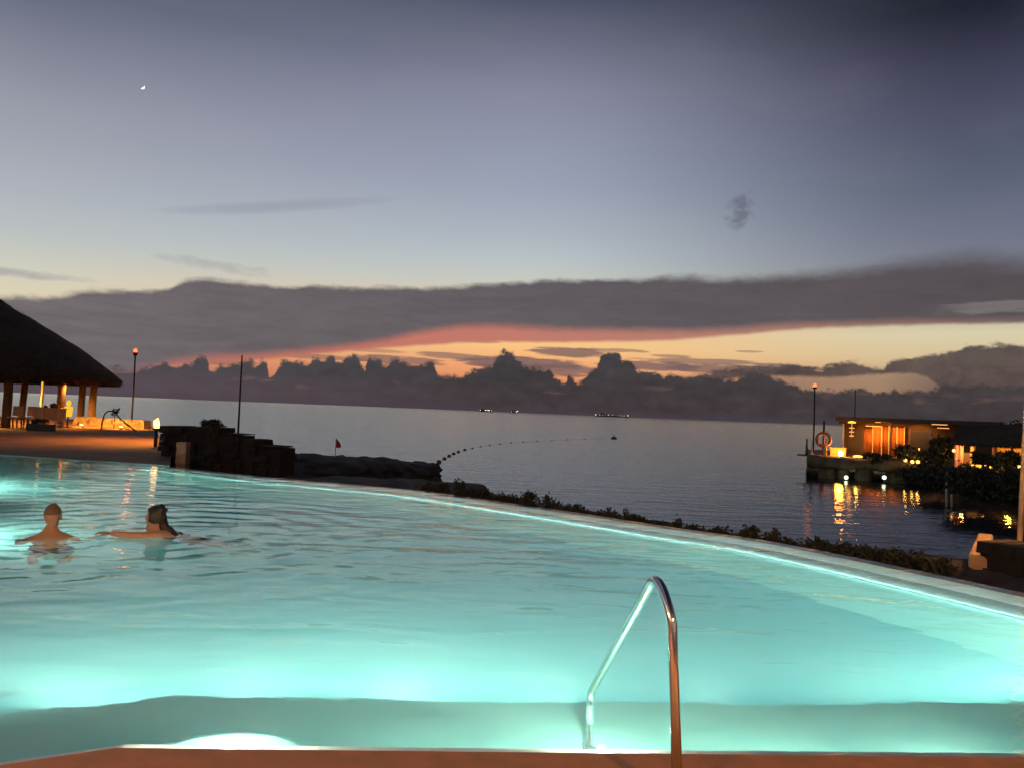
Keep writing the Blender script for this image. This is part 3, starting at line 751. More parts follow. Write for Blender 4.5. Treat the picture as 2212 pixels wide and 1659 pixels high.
# pavilion contents
p = on_circle(88, 5.0); wp = MB(); wp.tube([(p.x, p.y, 0), (p.x + 0.05, p.y, 1.4), (p.x + 0.08, p.y, 3.2)], 0.075, 12)
tag(wp.build('white_pole', m_white), 'slim white pole standing among the timber columns of the pavilion', 'pole')
def at_g(px, Y): d = at_y(px, 900, Y); return V((d.x, d.y, 0))
bc = at_g(106, 34.5)
bt_ = thing('bar_counter', 'cloth covered bar counter behind the white pole in the pavilion', 'counter', bc)
MB().box((0, 0, 0.86), (1.15, 0.75, 0.05)).build('counter_top', m_cloth, bt_)
MB().box((0, 0, 0.60), (1.10, 0.70, 0.46)).build('cloth_skirt', m_cloth, bt_)
for sx in (-0.48, 0.48):
    for sy in (-0.28, 0.28): MB().box((sx, sy, 0.2), (0.07, 0.07, 0.4)).build('leg', m_white, bt_)
MB().box((0, 0, 0.14), (0.9, 0.5, 0.04)).build('shelf', m_white, bt_)
for (dx, s_, lb) in ((-0.18, 0.10, 'small round black pot on the bar counter by the white pole'), (0.22, 0.2, 'wide black chafing pan on the bar counter')):
    o_ = thing('serving_pot', lb, 'pot', (bc.x + dx, bc.y, 0.885), 'black pots on the bar counter')
    q_ = MB(); q_.lathe((0, 0, 0), [(s_ * 0.8, 0), (s_, s_ * 0.4), (s_ * 0.95, s_ * 0.9), (s_ * 0.5, s_ * 1.05)], 16); q_.build('pan', m_black, o_)
    q_ = MB(); q_.ball((0, 0, s_ * 1.12), s_ * 0.18, 1); q_.build('knob', m_black, o_)
lc = at_g(147, 35.5)
ln = thing('glowing_lantern', 'bright yellow lantern on a stand right of the bar counter', 'lantern', lc)
q_ = MB(); q_.lathe((0, 0, 0), [(0.16, 0), (0.16, 0.03), (0.035, 0.06), (0.035, 0.5)], 16); q_.build('stand', m_wood, ln)
m_yell = emit('lantern_glass', (1.0, 0.50, 0.03), 1.1)
q_ = MB(); q_.lathe((0, 0, 0.5), [(0.14, 0), (0.15, 0.05), (0.19, 0.40), (0.17, 0.46)], 18); q_.build('shade', m_yell, ln)
q_ = MB(); q_.lathe((0, 0, 0.965), [(0.04, 0), (0.1, 0.08), (0.1, 0.2), (0.05, 0.28)], 14); q_.build('finial', m_yell, ln)
lamp(ln, (0, -0.1, 2.0), (1, 0.38, 0.06), 420, 0.1, spot=125, direc=(0.1, 0, -1), blend=0.8)
pd = thing('pendant_lamp', 'pendant lamp hidden high under the pavilion thatch', 'lamp', (PC.x + 2.0, PC.y - 0.5, 3.6))
q_ = MB(); q_.lathe((0, 0, 0), [(0.22, 0), (0.16, 0.2), (0.04, 0.25)], 16); q_.build('shade', m_black, pd)
q_ = MB(); q_.ball((0, 0, 0), 0.09, 2); q_.build('bulb', m_warm, pd)
q_ = MB(); q_.tube([(0, 0, 0.25), (0, 0, 2.6)], 0.012, 6); q_.build('cord', m_black, pd)
lamp(pd, (0, 0, -0.15), (1, 0.38, 0.06), 6500, 0.2, spot=150, direc=(0, 0, -1))
def chair(c, rz, label):
    t = thing('dining_chair', label, 'chair', c, 'chairs under the pavilion'); t.rotation_euler.z = rz
    MB().box((0, 0, 0.45), (0.44, 0.44, 0.05)).build('seat', m_cloth, t)
    MB().box((0, 0.2, 0.72), (0.42, 0.05, 0.42), 0, 0, 0.94).build('backrest', m_cloth, t)
    for sx in (-0.18, 0.18):
        for sy in (-0.18, 0.18): MB().box((sx, sy, 0.21), (0.045, 0.045, 0.42)).build('leg', m_wood, t)
chair(at_g(66, 33.5), 0.2, 'pale backed chair between the left columns and the white pole')
chair(at_g(77, 32.6), -0.3, 'pale backed chair closest to the white pole')
chair(at_g(33, 33.0), 0.1, 'pale backed chair just right of the leftmost column')
pb = thing('planter_box', 'dark low planter box at the edge of the pavilion floor', 'planter', at_g(90, 31.2))
MB().box((0, 0, 0.14), (1.0, 0.3, 0.28)).build('box', m_black, pb)
MB().leaves((0, 0, 0.32), (0.45, 0.14, 0.10), 160, 0.10).build('foliage', m_leaf, pb)

# ------------------------------------------------------------------ torches, poles, lamps on the left
def torch(top, zb, label, rr, E=0, name='torch', fm=None, group='tall red flamed torches by the sea'):
    t = thing(name, label, 'torch', (top.x, top.y, zb), group)
    h = top.z - zb
    q = MB(); q.tube([(0, 0, 0), (0.02, 0, h * 0.5), (0, 0, h - 0.12)], [rr, rr * 0.9, rr * 0.8], 10); q.build('pole', m_black, t)
    q = MB(); q.lathe((0, 0, h - 0.2), [(rr, 0), (rr * 2.2, 0.1), (rr * 2.6, 0.2), (rr * 2.0, 0.21)], 14); q.build('bowl', m_black, t)
    q = MB(); q.ball((0, 0, h + 0.06), (rr * 2.0, rr * 2.0, rr * 3.2), 2, 0.35, 1.6, rr); q.build('flame', fm or m_redflame, t)
    if E: lamp(t, (0, 0, h + 0.25), (1, 0.3, 0.06), E, 0.1)
    return t
torch(at_y(292.5, 762, 39.0), 0, 'tall torch with a red flame behind the low stone wall, left of the dark flagpole', 0.045, 8)
def pole(top, zb, label, r, name='flagpole', m=None):
    q = MB(); h = top.z - zb
    q.tube([(0, 0, 0), (0, 0, h * 0.6), (0, 0, h)], [r, r * 0.85, r * 0.7], 10)
    o_ = q.build(name, m or m_black); o_.location = (top.x, top.y, zb)
    return tag(o_, label, 'pole')
pole(at_y(523, 768, 25.0), -0.3, 'thin dark bare flagpole rising behind the dry stone wall', 0.034)
gt = at_y(338, 922, 24.0)
gl_ = thing('garden_torch', 'squat garden torch burning bright orange between the handrail and the dry stone wall', 'torch', (gt.x, gt.y, 0))
q = MB(); q.tube([(0, 0, 0), (0, 0, gt.z - 0.12)], 0.05, 10); q.build('post', m_black, gl_)
q = MB(); q.lathe((0, 0, gt.z - 0.14), [(0.05, 0), (0.13, 0.08), (0.14, 0.1), (0.06, 0.11)], 14); q.build('bowl', m_black, gl_)
q = MB(); q.ball((0, 0, gt.z + 0.06), (0.085, 0.085, 0.19), 3, 0.4, 1.5, 2); q.build('flame', m_flame, gl_)
lamp(gl_, (-1.2, 2.5, gt.z + 2.2), (1, 0.36, 0.05), 1700, 0.1, spot=136, direc=(-0.25, -0.1, -1), blend=0.9)  # unseen spot added above and behind the flame to light the terrace
# arched handrail on the terrace
hb = at_g(220, 34.0)
ah = thing('arched_handrail', 'small arched handrail standing on the terrace before the low stone wall', 'handrail', hb)
q = MB(); pts = [V((0, 0, 0)), V((0.05, 0, 0.45))] + bez(V((0.08, 0, 0.6)), V((0.16, 0, 0.92)), V((0.52, 0, 0.84)), 8) + [V((0.85, 0, 0.5)), V((1.65, -0.2, -0.0))]
q.tube(pts, 0.03, 8); q.build('rail', m_black, ah)
sp_ = at_g(246, 35.0)
sg = thing('leafy_sprig', 'little leafy sprig sticking up behind the arched handrail', 'plant', sp_)
q = MB(); q.tube([(0, 0, 0), (0.05, 0, 0.5), (-0.02, 0, 1.0)], 0.015, 6); q.build('stem', m_stem, sg)
q = MB(); q.leaves((0.0, 0, 0.85), (0.16, 0.12, 0.2), 60, 0.11); q.build('leaves', m_leaf, sg)
def shrub(c, w, h, label, n=260, leaf=0.09, name='low_shrub', cat='shrub', group=None, d=None, seed=0):
    rnd_ = random.Random(seed + int(c[0] * 100) + int(c[1] * 10))
    t = thing(name, label, cat, c, group)
    q = MB()
    for _ in range(5):
        q.tube([(0, 0, -0.1), (rnd_.uniform(-w, w) * 0.25, rnd_.uniform(-w, w) * 0.2, h * 0.5), (rnd_.uniform(-w, w) * 0.45, rnd_.uniform(-w, w) * 0.3, h * rnd_.uniform(0.7, 1.0))], [0.02 + h * 0.02, 0.012 + h * 0.01, 0.006], 6)
    q.build('stem', m_stem, t)
    q = MB(); q.leaves((0, 0, h * 0.52), (w * 0.5, (d or w) * 0.5, h * 0.42), n, leaf, 0, rnd_); q.build('foliage', m_leaf, t)
    return t
c = at_y(457, 921, 20.4); shrub((c.x, c.y, c.z - 0.05), 0.62, 0.22, 'dark tuft of foliage crowning the top of the dry stone wall', 900, 0.07)
c = at_g(330, 21.0); 

# ------------------------------------------------------------------ rock ledge into the sea
rk = MB(); rnd = random.Random(9)
tops = [(600, 980, 33), (650, 984, 34), (700, 986, 36), (755, 990, 38), (800, 988, 40), (845, 995, 42), (880, 996, 44), (905, 999, 45), (925, 1001, 46)]
for k, (px, py, Yd) in enumerate(tops):
    c = at_y(px, py, Yd); hgt = 0.75 if k < 7 else 0.45
    rk.ball((c.x, c.y, c.z - hgt * 0.95), (1.7 if k < 7 else 0.75, 2.6, hgt), 4, 0.30, 1.5, k * 3.1)
    if k < 8: rk.ball((c.x - 0.3, c.y - 1.5, c.z - 1.25), (1.9, 3.2, 1.0), 3, 0.3, 1.3, k * 1.7 + 40)
for (px, py, Yd, rx_, rz_) in ((932, 1008, 46.2, 0.5, 0.22), (915, 1028, 45.5, 0.7, 0.25), (928, 1024, 45.6, 0.35, 0.12)):
    c = at_y(px, py, Yd); rk.ball(c, (rx_, 0.9, rz_), 3, 0.4, 1.8, px)
tag(rk.build('rock_ledge', m_rock), 'black craggy rock ledge jutting into the sea right of the dry stone wall', 'rock ledge')
fp = at_y(724, 985, 37.0); ft = at_y(722.5, 945, 37.0)
fg = thing('flag_marker', 'small dark red flag on a short white staff on the rock ledge', 'flag', fp)
h = ft.z - fp.z
q = MB(); q.tube([(0, 0, -0.15), (0, 0, h)], 0.02, 8); q.build('staff', m_white, fg)
q = MB(); vs = []
for i in range(7):
    u_ = i / 6
    for k in range(5):
        w_ = k / 4; vs.append((0.02 + u_ * 0.24, 0.05 * sin(u_ * 5), h - (0.05 + w_ * 0.42) * 1 - u_ * 0.12 + (0.5 - w_) * -0.25 * u_))
q.add(vs, [(i * 5 + k, i * 5 + 5 + k, i * 5 + 6 + k, i * 5 + 1 + k) for i in range(6) for k in range(4)], 0, True)
fo = q.build('flag', m_red, fg); sm_ = fo.modifiers.new('thick', 'SOLIDIFY'); sm_.thickness = 0.01

# buoy line
bl = [(948, 999.5), (960, 992), (970, 986), (980, 981), (990, 977), (1004, 972.5), (1020, 968.5), (1038, 965), (1058, 962), (1080, 959.5), (1104, 957), (1130, 955), (1160, 953.2), (1192, 951.5), (1226, 950), (1262, 948.6), (1298, 947.4)]
bp_ = [at_z(px, py, ZS) for px, py in bl]
q0 = MB(); q0.lathe((0, 0, 0), [(0.05, -0.16), (0.17, -0.08), (0.2, 0.03), (0.16, 0.14), (0.05, 0.19)], 14)
proto = tag(q0.build('float_buoy', m_buoy), 'small round float on the rope line curving from the rock ledge', 'buoy', 'floats along the swim rope')
proto.location = bp_[0] + V((0, 0, 0.05))
for k, p in enumerate(bp_[1:]):
    c_ = proto.copy(); C.objects.link(c_); c_.location = p + V((0, 0, 0.03)); c_.scale = (0.9,) * 3 if k < 5 else (0.55,) * 3
proto['label'] = proto['label']
q = MB(); q.tube([p + V((0, 0, 0.02)) for p in bp_], 0.007, 6)
tag(q.build('swim_rope', m_black), 'thin rope threading the small floats across the sea', 'rope')
p = at_z(1326, 948, ZS); mk = thing('marker_buoy', 'larger dark marker buoy at the outer end of the float line', 'buoy', p)
q = MB(); q.lathe((0, 0, 0), [(0.15, -0.25), (0.55, -0.1), (0.6, 0.15), (0.4, 0.35), (0.12, 0.5)], 18); q.build('float', m_buoy, mk)
q = MB(); q.tube([(0, 0, 0.4), (0, 0, 0.85)], 0.05, 8); q.build('stub', m_black, mk)

# ------------------------------------------------------------------ ships on the horizon
def ship(px, length, lights, label, dist=4200):
    d = ray(px, 890); p = V((d.x, d.y)).normalized() * dist
    t = thing('anchored_ship', label, 'ship', (p.x, p.y, ZS), 'lit ships on the horizon')
    t.rotation_euler.z = atan2(p.y, p.x) - pi / 2
    L = length
    q = MB(); q.prism([(-L / 2, -7), (L * 0.42, -7), (L / 2, 0), (L * 0.42, 7), (-L / 2, 7)], -1, 6); q.build('hull', m_black, t)
    q = MB(); q.box((-L * 0.3, 0, 10), (L * 0.16, 10, 8)); q.box((-L * 0.3, 0, 16), (L * 0.1, 8, 4)); q.build('deckhouse', m_black, t)
    q = MB(); q.tube([(-L * 0.05, 0, 6), (-L * 0.05, 0, 18)], 0.5, 8); q.build('mast', m_black, t)
    for (x, z, r) in lights:
        q = MB(); q.ball((x * L, -8.5, z), r, 2); q.build('deck_light', m_ship, t)
ship(1050, 75, [(-0.42, 9, 1.7), (-0.05, 9, 1.9), (0.07, 9.5, 1.9), (0.2, 9, 2.6), (0.4, 8, 1.2)], 'short ship with a row of bright deck lights, leftmost of the three on the horizon')
ship(1111, 40, [(-0.35, 7, 1.2), (0.28, 7, 2.0), (0.45, 11, 2.0)], 'smallest ship on the horizon, with two bright lights close together')
ship(1322, 180, [(-0.48, 9, 2.0), (-0.36, 9, 1.2), (-0.27, 9, 0.9), (-0.1, 10, 1.2), (0.02, 10, 1.0), (0.2, 8, 0.9), (0.28, 8, 1.0), (0.36, 8, 1.1), (0.47, 10, 2.0)], 'long low ship on the horizon, farthest right of the lit ships')
# moon
d = ray(308, 189); mc = O + d * 60000
mr = 60000 * 3.8 / FPX
sunv = (ray(420, 330) - d).normalized()            # lit limb faces the set sun
q = MB(); side = d.cross(sunv).normalized(); vs = []; fs = []
NU, NV = 16, 5
for i in range(NU + 1):
    a_ = -pi / 2 + pi * i / NU
    for k in range(NV):
        w_ = k / (NV - 1); b_ = 1 - w_ * 0.85
        P_ = side * sin(a_) + sunv * cos(a_) * (1.0 - 0.85 * w_) - d * (0.5 * cos(a_) * sqrt(max(0, 1 - b_ * b_)))
        vs.append(mc + P_ * mr)
for i in range(NU):
    for k in range(NV - 1): fs.append((i * NV + k, i * NV + k + 1, (i + 1) * NV + k + 1, (i + 1) * NV + k))
q.add(vs, fs, 0, True); mo = q.build('moon', m_moon, origin=mc); tag(mo, 'tiny bright crescent moon in the clear upper left sky', 'moon')
sm_ = mo.modifiers.new('thick', 'SOLIDIFY'); sm_.thickness = mr * 0.1

# ------------------------------------------------------------------ shrubs beyond the infinity edge
def edge_at(px):
    d = ray(px, 1000); hd = V((d.x, d.y)); best = None
    for a, b in zip(weir_s, weir_s[1:]):
        s = b - a; det = hd.x * (-s.y) + hd.y * s.x
        if abs(det) < 1e-9: continue
        k = (a.x * (-s.y) + a.y * s.x) / det; u_ = (hd.x * a.y - hd.y * a.x) / det
        pt = hd * k
        t_ = (pt - a).dot(s) / s.length_squared
        if -0.02 <= t_ <= 1.02 and k > 0: best = pt
    return best
SH = [(925, 1049, 50, 'leftmost dark low bush beside the tip of the rock ledge'),
      (958, 1053, 34, 'low dark bush just right of the bush at the rock tip'),
      (993, 1046, 30, 'tall tufted dark bush near the rock ledge end of the hedge'),
      (1035, 1062, 60, 'long flat dark bush right of the tall tufted bush'),
      (1092, 1067, 62, 'rounded dark bush halfway between rock ledge and bare sea edge'),
      (1146, 1071, 52, 'broad high dark bush with ragged top'),
      (1192, 1079, 36, 'dark bush leaning over the water at the end of the dense hedge'),
      (1218, 1090, 28, 'small loose bush past the end of the dense hedge'),
      (1249, 1096, 42, 'low round bush alone between two gaps'),
      (1290, 1108, 30, 'flat thin bush hugging the pool edge between two gaps'),
      (1319, 1104, 28, 'small dense dark clump left of the thin upright sprigs'),
      (1358, 1104, 16, 'thin upright sprigs standing clear against the sea'),
      (1383, 1120, 50, 'brownish low shrub right of the thin upright sprigs'),
      (1424, 1129, 36, 'sparse low shrub in the middle of the pool edge'),
      (1466, 1131, 22, 'narrow sprig at the pool edge right of the sparse shrub'),
      (1500, 1139, 46, 'low spreading shrub left of the handrail top'),
      (1543, 1144, 52, 'low spreading shrub behind and right of the handrail bend'),
      (1590, 1150, 52, 'dark shrub next to the square dense bush on its left'),
      (1628, 1140, 32, 'square dense black bush standing above its neighbours'),
      (1656, 1156, 40, 'low bush between the square dense bush and the tiny sapling'),
      (1677, 1146, 12, 'tiny sapling poking up right of the square dense bush'),
      (1705, 1163, 60, 'low dark shrub right of the tiny sapling'),
      (1770, 1172, 80, 'wide dark shrub before the orange light streak on the sea'),
      (1850, 1186, 90, 'wide dark shrub below the pale light streak on the sea'),
      (1935, 1192, 90, 'dark shrub left of the lit stone block'),
      (2020, 1214, 80, 'dark shrub in front of the lit stone block')]
rr_ = random.Random(4)
for (px, py, wpx, lb) in SH:
    e = edge_at(px)
    if e is None: print('no edge', px); continue
    dr = V((ray(px, 1000).x, ray(px, 1000).y)).normalized()
    e = e + dr * (0.75 if px < 1700 else 1.0)
    tz = at_y(px, py, e.y).z; zb = -0.32
    w = wpx * e.y / FPX * 1.15
    hgt = max(0.2, tz - zb) / 0.84
    nn = int(min(1500, max(260, 6500 * w * hgt)))
    shrub((e.x, e.y, zb), w, hgt, lb, nn, 0.055 if wpx > 20 else 0.035, group='low shrubs along the infinity edge', seed=px)

# ------------------------------------------------------------------ right: lit pole, stone block, low wall near the pool
class Frame:
    """local frame facing the camera at a photo column: x across, y away, so a building keeps its true depth"""
    def __init__(s, px, D):
        d = ray(px, 940); s.a0 = atan2(d.x, d.y); s.D = D; s.o = V((sin(s.a0) * D, cos(s.a0) * D, 0)); s.rz = -s.a0
    def x(s, px, y=0.0):
        d = ray(px, 940); return (s.D + y) * math.tan(atan2(d.x, d.y) - s.a0)
    def z(s, px, py, y=0.0):
        d = ray(px, py); h = sqrt(d.x * d.x + d.y * d.y); da = atan2(d.x, d.y) - s.a0
        return CAMZ + d.z / h * (s.D + y) / cos(da)
    def w(s, x, y, z=0.0):
        c, n_ = cos(s.rz), sin(s.rz); return V((s.o.x + x * c - y * n_, s.o.y + x * n_ + y * c, z))
    def p(s, px, y, z=0.0): return s.w(s.x(px, y), y, z)
def placed(o, f, loc): o.location = loc; o.rotation_euler = (0, 0, f.rz); return o
F0 = Frame(2120, 12.3)
q = MB(); z0 = -1.0
def bx(px, y): return F0.x(px, y)
zA, zB, zT = F0.z(2118, 1218), F0.z(2118, 1196, 0.15), F0.z(2128, 1158, 0.9)
q.add([(bx(2095, 0), 0, z0), (bx(2146, 0), 0, z0), (bx(2150, 1.3), 1.3, z0), (bx(2112, 1.3), 1.3, z0),
       (bx(2096, 0.0), 0.03, zB), (bx(2141, 0), 0.03, zB - 0.03), (bx(2146, 0.9), 0.9, zT), (bx(2114, 0.9), 0.9, zT - 0.01), (bx(2149, 1.3), 1.3, zT), (bx(2116, 1.3), 1.3, zT)],
      [(3, 2, 1, 0), (0, 1, 5, 4), (4, 5, 6, 7), (7, 6, 8, 9), (2, 3, 9, 8), (1, 2, 8, 6, 5), (0, 4, 7, 9, 3)])
m_blk = mat('buff_stone', (0.42, 0.29, 0.16), 0.85, var=0.35, scale=3.5, bump=0.03, bscale=9)
o_ = placed(q.build('stone_block', m_blk), F0, F0.o); tag(o_, 'sloping pale stone block lit orange at the right shore', 'stone block')
bv = o_.modifiers.new('worn', 'BEVEL'); bv.width = 0.03; bv.segments = 2
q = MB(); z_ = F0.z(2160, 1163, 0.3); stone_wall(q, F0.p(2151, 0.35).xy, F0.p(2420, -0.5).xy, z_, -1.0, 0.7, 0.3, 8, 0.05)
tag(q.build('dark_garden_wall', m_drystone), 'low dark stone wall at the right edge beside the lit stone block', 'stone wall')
F1 = Frame(2204, 13.6)
zb_, zt_ = F1.z(2203, 1165), F1.z(2214, 880)
rp = placed(thing('timber_lamp_post', 'pale timber post lit orange at the right edge of the view', 'lamp post'), F1, F1.w(0, 0, zb_ - 0.6))
lean = F1.x(2215) - F1.x(2203); hh = zt_ - zb_ + 0.6
q = MB(); q.tube([(0, 0, 0), (lean * 0.45, 0, hh * 0.5), (lean, 0, hh), (lean * 1.5, 0, hh * 1.6)], [0.038, 0.035, 0.032, 0.03], 12); q.build('post', mat('pale_timber', (0.55, 0.40, 0.24), 0.7, var=0.3, scale=8), rp)
q = MB(); q.lathe((lean * 1.5 + 0.1, 0, hh * 1.6), [(0.06, 0), (0.12, 0.05), (0.12, 0.3), (0.03, 0.42)], 16); q.build('lantern', emit('post_lantern', (1, 0.5, 0.15), 1.5), rp)
lamp(rp, (0.3, -0.9, hh * 1.45), (1, 0.45, 0.12), 160, 0.08, spot=34, direc=(-0.2, 0.5, -1))
q = MB(); q.lathe((0.22, 0.1, 0.56), [(0.05, 0), (0.09, 0.03), (0.09, 0.1), (0.03, 0.14)], 14); q.build('spotlight', emit('post_foot_light', (1, 0.55, 0.22), 1.5), rp)
lamp(rp, (-0.1, -0.8, 1.3), (1, 0.42, 0.1), 60, 0.05, spot=100, direc=(-0.3, 0.2, -1))

# ------------------------------------------------------------------ right: pier, beach house and garden across the water
m_pier = mat('pier_concrete', (0.16, 0.125, 0.085), 0.9, var=0.55, scale=2, bump=0.06, bscale=3)
D0 = (CAMZ - ZS) / -math.tan(R(azel(1850, 1038)[1]))
PF = Frame(1850, D0)
dz = PF.z(1850, 990)
ped = dz - ZS
pier = placed(thing('stone_pier', 'rough stone pier head on short piers with lamps glowing beneath', 'pier'), PF, PF.w(0, 0, ZS))
q = MB(); x0, x1 = PF.x(1744), PF.x(1985)
NX = 34; vs = []; fs = []; DEEP = 17.0
for i in range(NX + 1):
    t_ = i / NX
    for (y, z) in ((0.5, ped - 0.95), (-0.1, ped - 0.62), (0.0, ped - 0.2), (0.25, ped), (DEEP, ped), (DEEP, ped - 1.2)):
        x = x0 + (x1 - x0) * t_
        x *= (D0 + y) / D0 if y > 1 else 1.0
        k = 1 if y < 1 else 0
        vs.append(V((x + 0.15 * k * nz((x, y, z), 1.1), y + 0.5 * k * nz((x, y, z), 0.8, 3), z + (0.15 * nz((x, y, z), 1.2, 6) if z < ped - 0.01 else 0.0))))
for i in range(NX):
    for k in range(6):
        k2 = (k + 1) % 6; fs.append((i * 6 + k, i * 6 + k2, i * 6 + 6 + k2, i * 6 + 6 + k))
fs += [tuple(range(6)), tuple(NX * 6 + k for k in reversed(range(6)))]
q.add(vs, fs, 0, True); q.build('pier_slab', m_pier, pier)
for px, w in ((1790, 1.1), (1822, 0.8), (1868, 1.1), (1945, 1.6)):
    q = MB(); q.ball((PF.x(px, 1.2), 1.2, 0.25), (w * 0.6, 0.9, 1.2), 3, 0.25, 1.4, px); q.build('pier_leg', m_pier, pier)
q = MB(); q.box((PF.x(1747), 0.9, ped + 0.02), (1.7, 0.9, 0.1)); q.build('diving_board', m_wood, pier)
m_gard = mat('garden_soil', (0.035, 0.03, 0.02), 0.95, var=0.5, scale=0.8, bump=0.05, bscale=2)
q = MB()
pts = [PF.p(1962, 1.0).xy, at_z(2000, 1042, ZS).xy, at_z(2060, 1058, ZS).xy, at_z(2120, 1082, ZS).xy, at_z(2200, 1090, ZS).xy, at_z(2420, 1100, ZS).xy, at_y(2900, 1000, 70).xy, PF.p(2500, 30).xy, PF.p(2020, 26).xy, PF.p(1975, 16).xy]
q.prism([(p.x, p.y) for p in pts], -3.2, dz - 0.9); 
pts2 = [PF.p(1966, 2.0).xy, PF.p(2030, -2.0).xy, PF.p(2080, -9.0).xy, PF.p(2300, -14.0).xy, at_y(2860, 1000, 68).xy, PF.p(2480, 29).xy, PF.p(2024, 25).xy, PF.p(1980, 15).xy]
q.prism([(p.x, p.y) for p in pts2], -3.1, dz - 0.06); struct(q.build('garden_ground', m_gard))
# lamps below
for px, lbl, E, yy in ((1830, 'greenish lamp glowing low beneath the stone pier head', 5, -0.5), (1912, 'white lamp low at the waterline right of the stone pier head', 5, -0.9)):
    z_ = PF.z(px, 1031, yy)
    t = placed(thing('waterline_lamp', lbl, 'lamp', group='lamps at the waterline'), PF, PF.p(px, yy, max(z_, ZS + 0.15)))
    q = MB(); q.ball((0, 0, 0), 0.15, 2); q.build('globe', m_greenw, t)
    q = MB(); q.tube([(0, 0.0, -0.7), (0, 0.0, -0.12)], 0.05, 8); q.build('bracket', m_black, t)
    lamp(t, (0, -0.4, 0.25), (0.80, 1, 0.50), E, 0.1)
torch(PF.p(1757.5, 1.0, PF.z(1757.5, 836, 1.0)), dz, 'tall torch with a red flame at the tip of the stone pier', 0.07, 12)
pole(PF.p(1845.5, 12, PF.z(1845.5, 842, 12)), dz, 'thin dark pole rising behind the beach house roof', 0.055, 'mast_pole')
zl = PF.z(1779, 949, 1.6) - dz
lb = placed(thing('lifebuoy_stand', 'orange lifebuoy hung on a post on the stone pier', 'lifebuoy'), PF, PF.p(1779, 1.6, dz))
q = MB(); q.tube([(0, 0, 0), (0.02, 0, zl + 1.5)], 0.085, 8); q.build('post', m_wood, lb)
q = MB(); q.torus((0, -0.18, zl), (0, 1, 0), 0.50, 0.12); q.build('ring', m_ring, lb)
for k in range(4):
    a_ = pi / 4 + k * pi / 2; q = MB(); q.torus((0.50 * cos(a_), -0.18, zl + 0.50 * sin(a_)), (-sin(a_), 0, cos(a_)), 0.115, 0.025, 14, 6)
    q.build('grab_band', m_white, lb)
m_lime = mat('cream_plaster', (0.62, 0.42, 0.16), 0.8, var=0.15)
xa, xb = PF.x(1794, 3.5), PF.x(1828, 3.5); hw_ = PF.z(1810, 967, 3.5) - dz
q = MB(); q.box(((xa + xb) / 2, 3.5, hw_ * 0.48), (xb - xa, 0.3, hw_ * 0.96)); q.box(((xa + xb) / 2, 3.5, hw_ * 0.985), (xb - xa + 0.1, 0.4, 0.05))
tag(placed(q.build('low_plaster_wall', m_lime), PF, PF.w(0, 0, dz)), 'short cream plaster wall glowing yellow on the stone pier', 'wall')
pt_ = placed(thing('pier_lantern', 'blazing white lantern before the yellow plaster wall on the pier', 'lantern', group='lanterns on the pier'), PF, PF.p(1817.5, 1.8, dz))
q = MB(); q.lathe((0, 0, 0), [(0.14, 0), (0.14, 0.04), (0.05, 0.06)], 14); q.build('base', m_black, pt_)
q = MB(); q.ball((0, 0, 0.26), (0.19, 0.19, 0.22), 2); q.build('globe', emit('blazing_glass', (1, 0.66, 0.28), 22), pt_)
lamp(pt_, (0, 0.1, 0.75), (1, 0.30, 0.025), 520, 0.3)
p2 = placed(thing('pier_lantern', 'small amber lantern on the pier in front of the beach house', 'lantern', group='lanterns on the pier'), PF, PF.p(1854, 0.9, dz))
q = MB(); q.lathe((0, 0, 0), [(0.2, 0), (0.2, 0.05), (0.1, 0.07)], 14); q.build('base', m_black, p2)
q = MB(); q.ball((0, 0, 0.13), (0.36, 0.2, 0.10), 2); q.build('globe', emit('amber_glass', (1, 0.45, 0.05), 4), p2)
lamp(p2, (0, -0.1, 0.5), (1, 0.5, 0.1), 30, 0.1)
for px, hp, col, lbx in ((1743.5, 34, m_black, 'thin bollard at the outer corner of the pier'), (1755, 30, m_white, 'white bollard at the foot of the pier torch'), (1784, 36, m_lime, 'bollard lit yellow beside the lifebuoy post')):
    q = MB(); h = hp * D0 / FPX
    q.lathe((0, 0, 0), [(0.17, 0), (0.12, 0.1), (0.065, h * 0.7), (0.055, h)], 12)
    o_ = q.build('bollard', col); o_.location = PF.p(px, 1.0, dz); tag(o_, lbx, 'bollard', 'bollards on the pier')

# beach house
HF = Frame(1985, D0 + 6.0)
bh = placed(thing('beach_house', 'flat roofed beach house with orange curtains and lit interior across the water', 'house'), HF, HF.w(0, 0, dz))
def hx(px, y=0.0): return HF.x(px, y)
zr = HF.z(1985, 910, 0) - dz
m_house = mat('brown_render', (0.09, 0.055, 0.028), 0.85, var=0.35, scale=1.5)
m_curt = mat('orange_curtain', (0.60, 0.28, 0.09), 0.9, var=0.15)
m_hglass = mat('dark_window_glass', (0.02, 0.018, 0.015), 0.5, var=0.1)
m_frame = mat('pale_window_frame', (0.70, 0.50, 0.36), 0.6, var=0.1)
def hb_(px0, px1, y, d, z0, z1, name, m):
    a_, b_ = hx(px0, y), hx(px1, y)
    return MB().box(((a_ + b_) / 2, y, (z0 + z1) / 2), (b_ - a_, d, z1 - z0)).build(name, m, bh)
q = MB(); q.prism([(hx(1804, -1.2), -1.2), (hx(2170, -1.2), -1.2), (hx(2170, 8), 8), (hx(1806, 8), 8)], zr - 0.16, zr + 0.16); q.build('roof', m_black, bh)
H = zr - 0.42
hb_(1812, 2168, 0.5, 0.24, H, zr - 0.165, 'ceiling_beam', m_house)
hb_(1824, 1866, 1.0, 0.25, 0, H, 'wall', m_house)
hb_(1832, 1860, 0.84, 0.06, 0.3, H - 0.35, 'window', m_hglass)
hb_(1868, 1964, 5.8, 0.25, 0, H, 'wall', m_house)
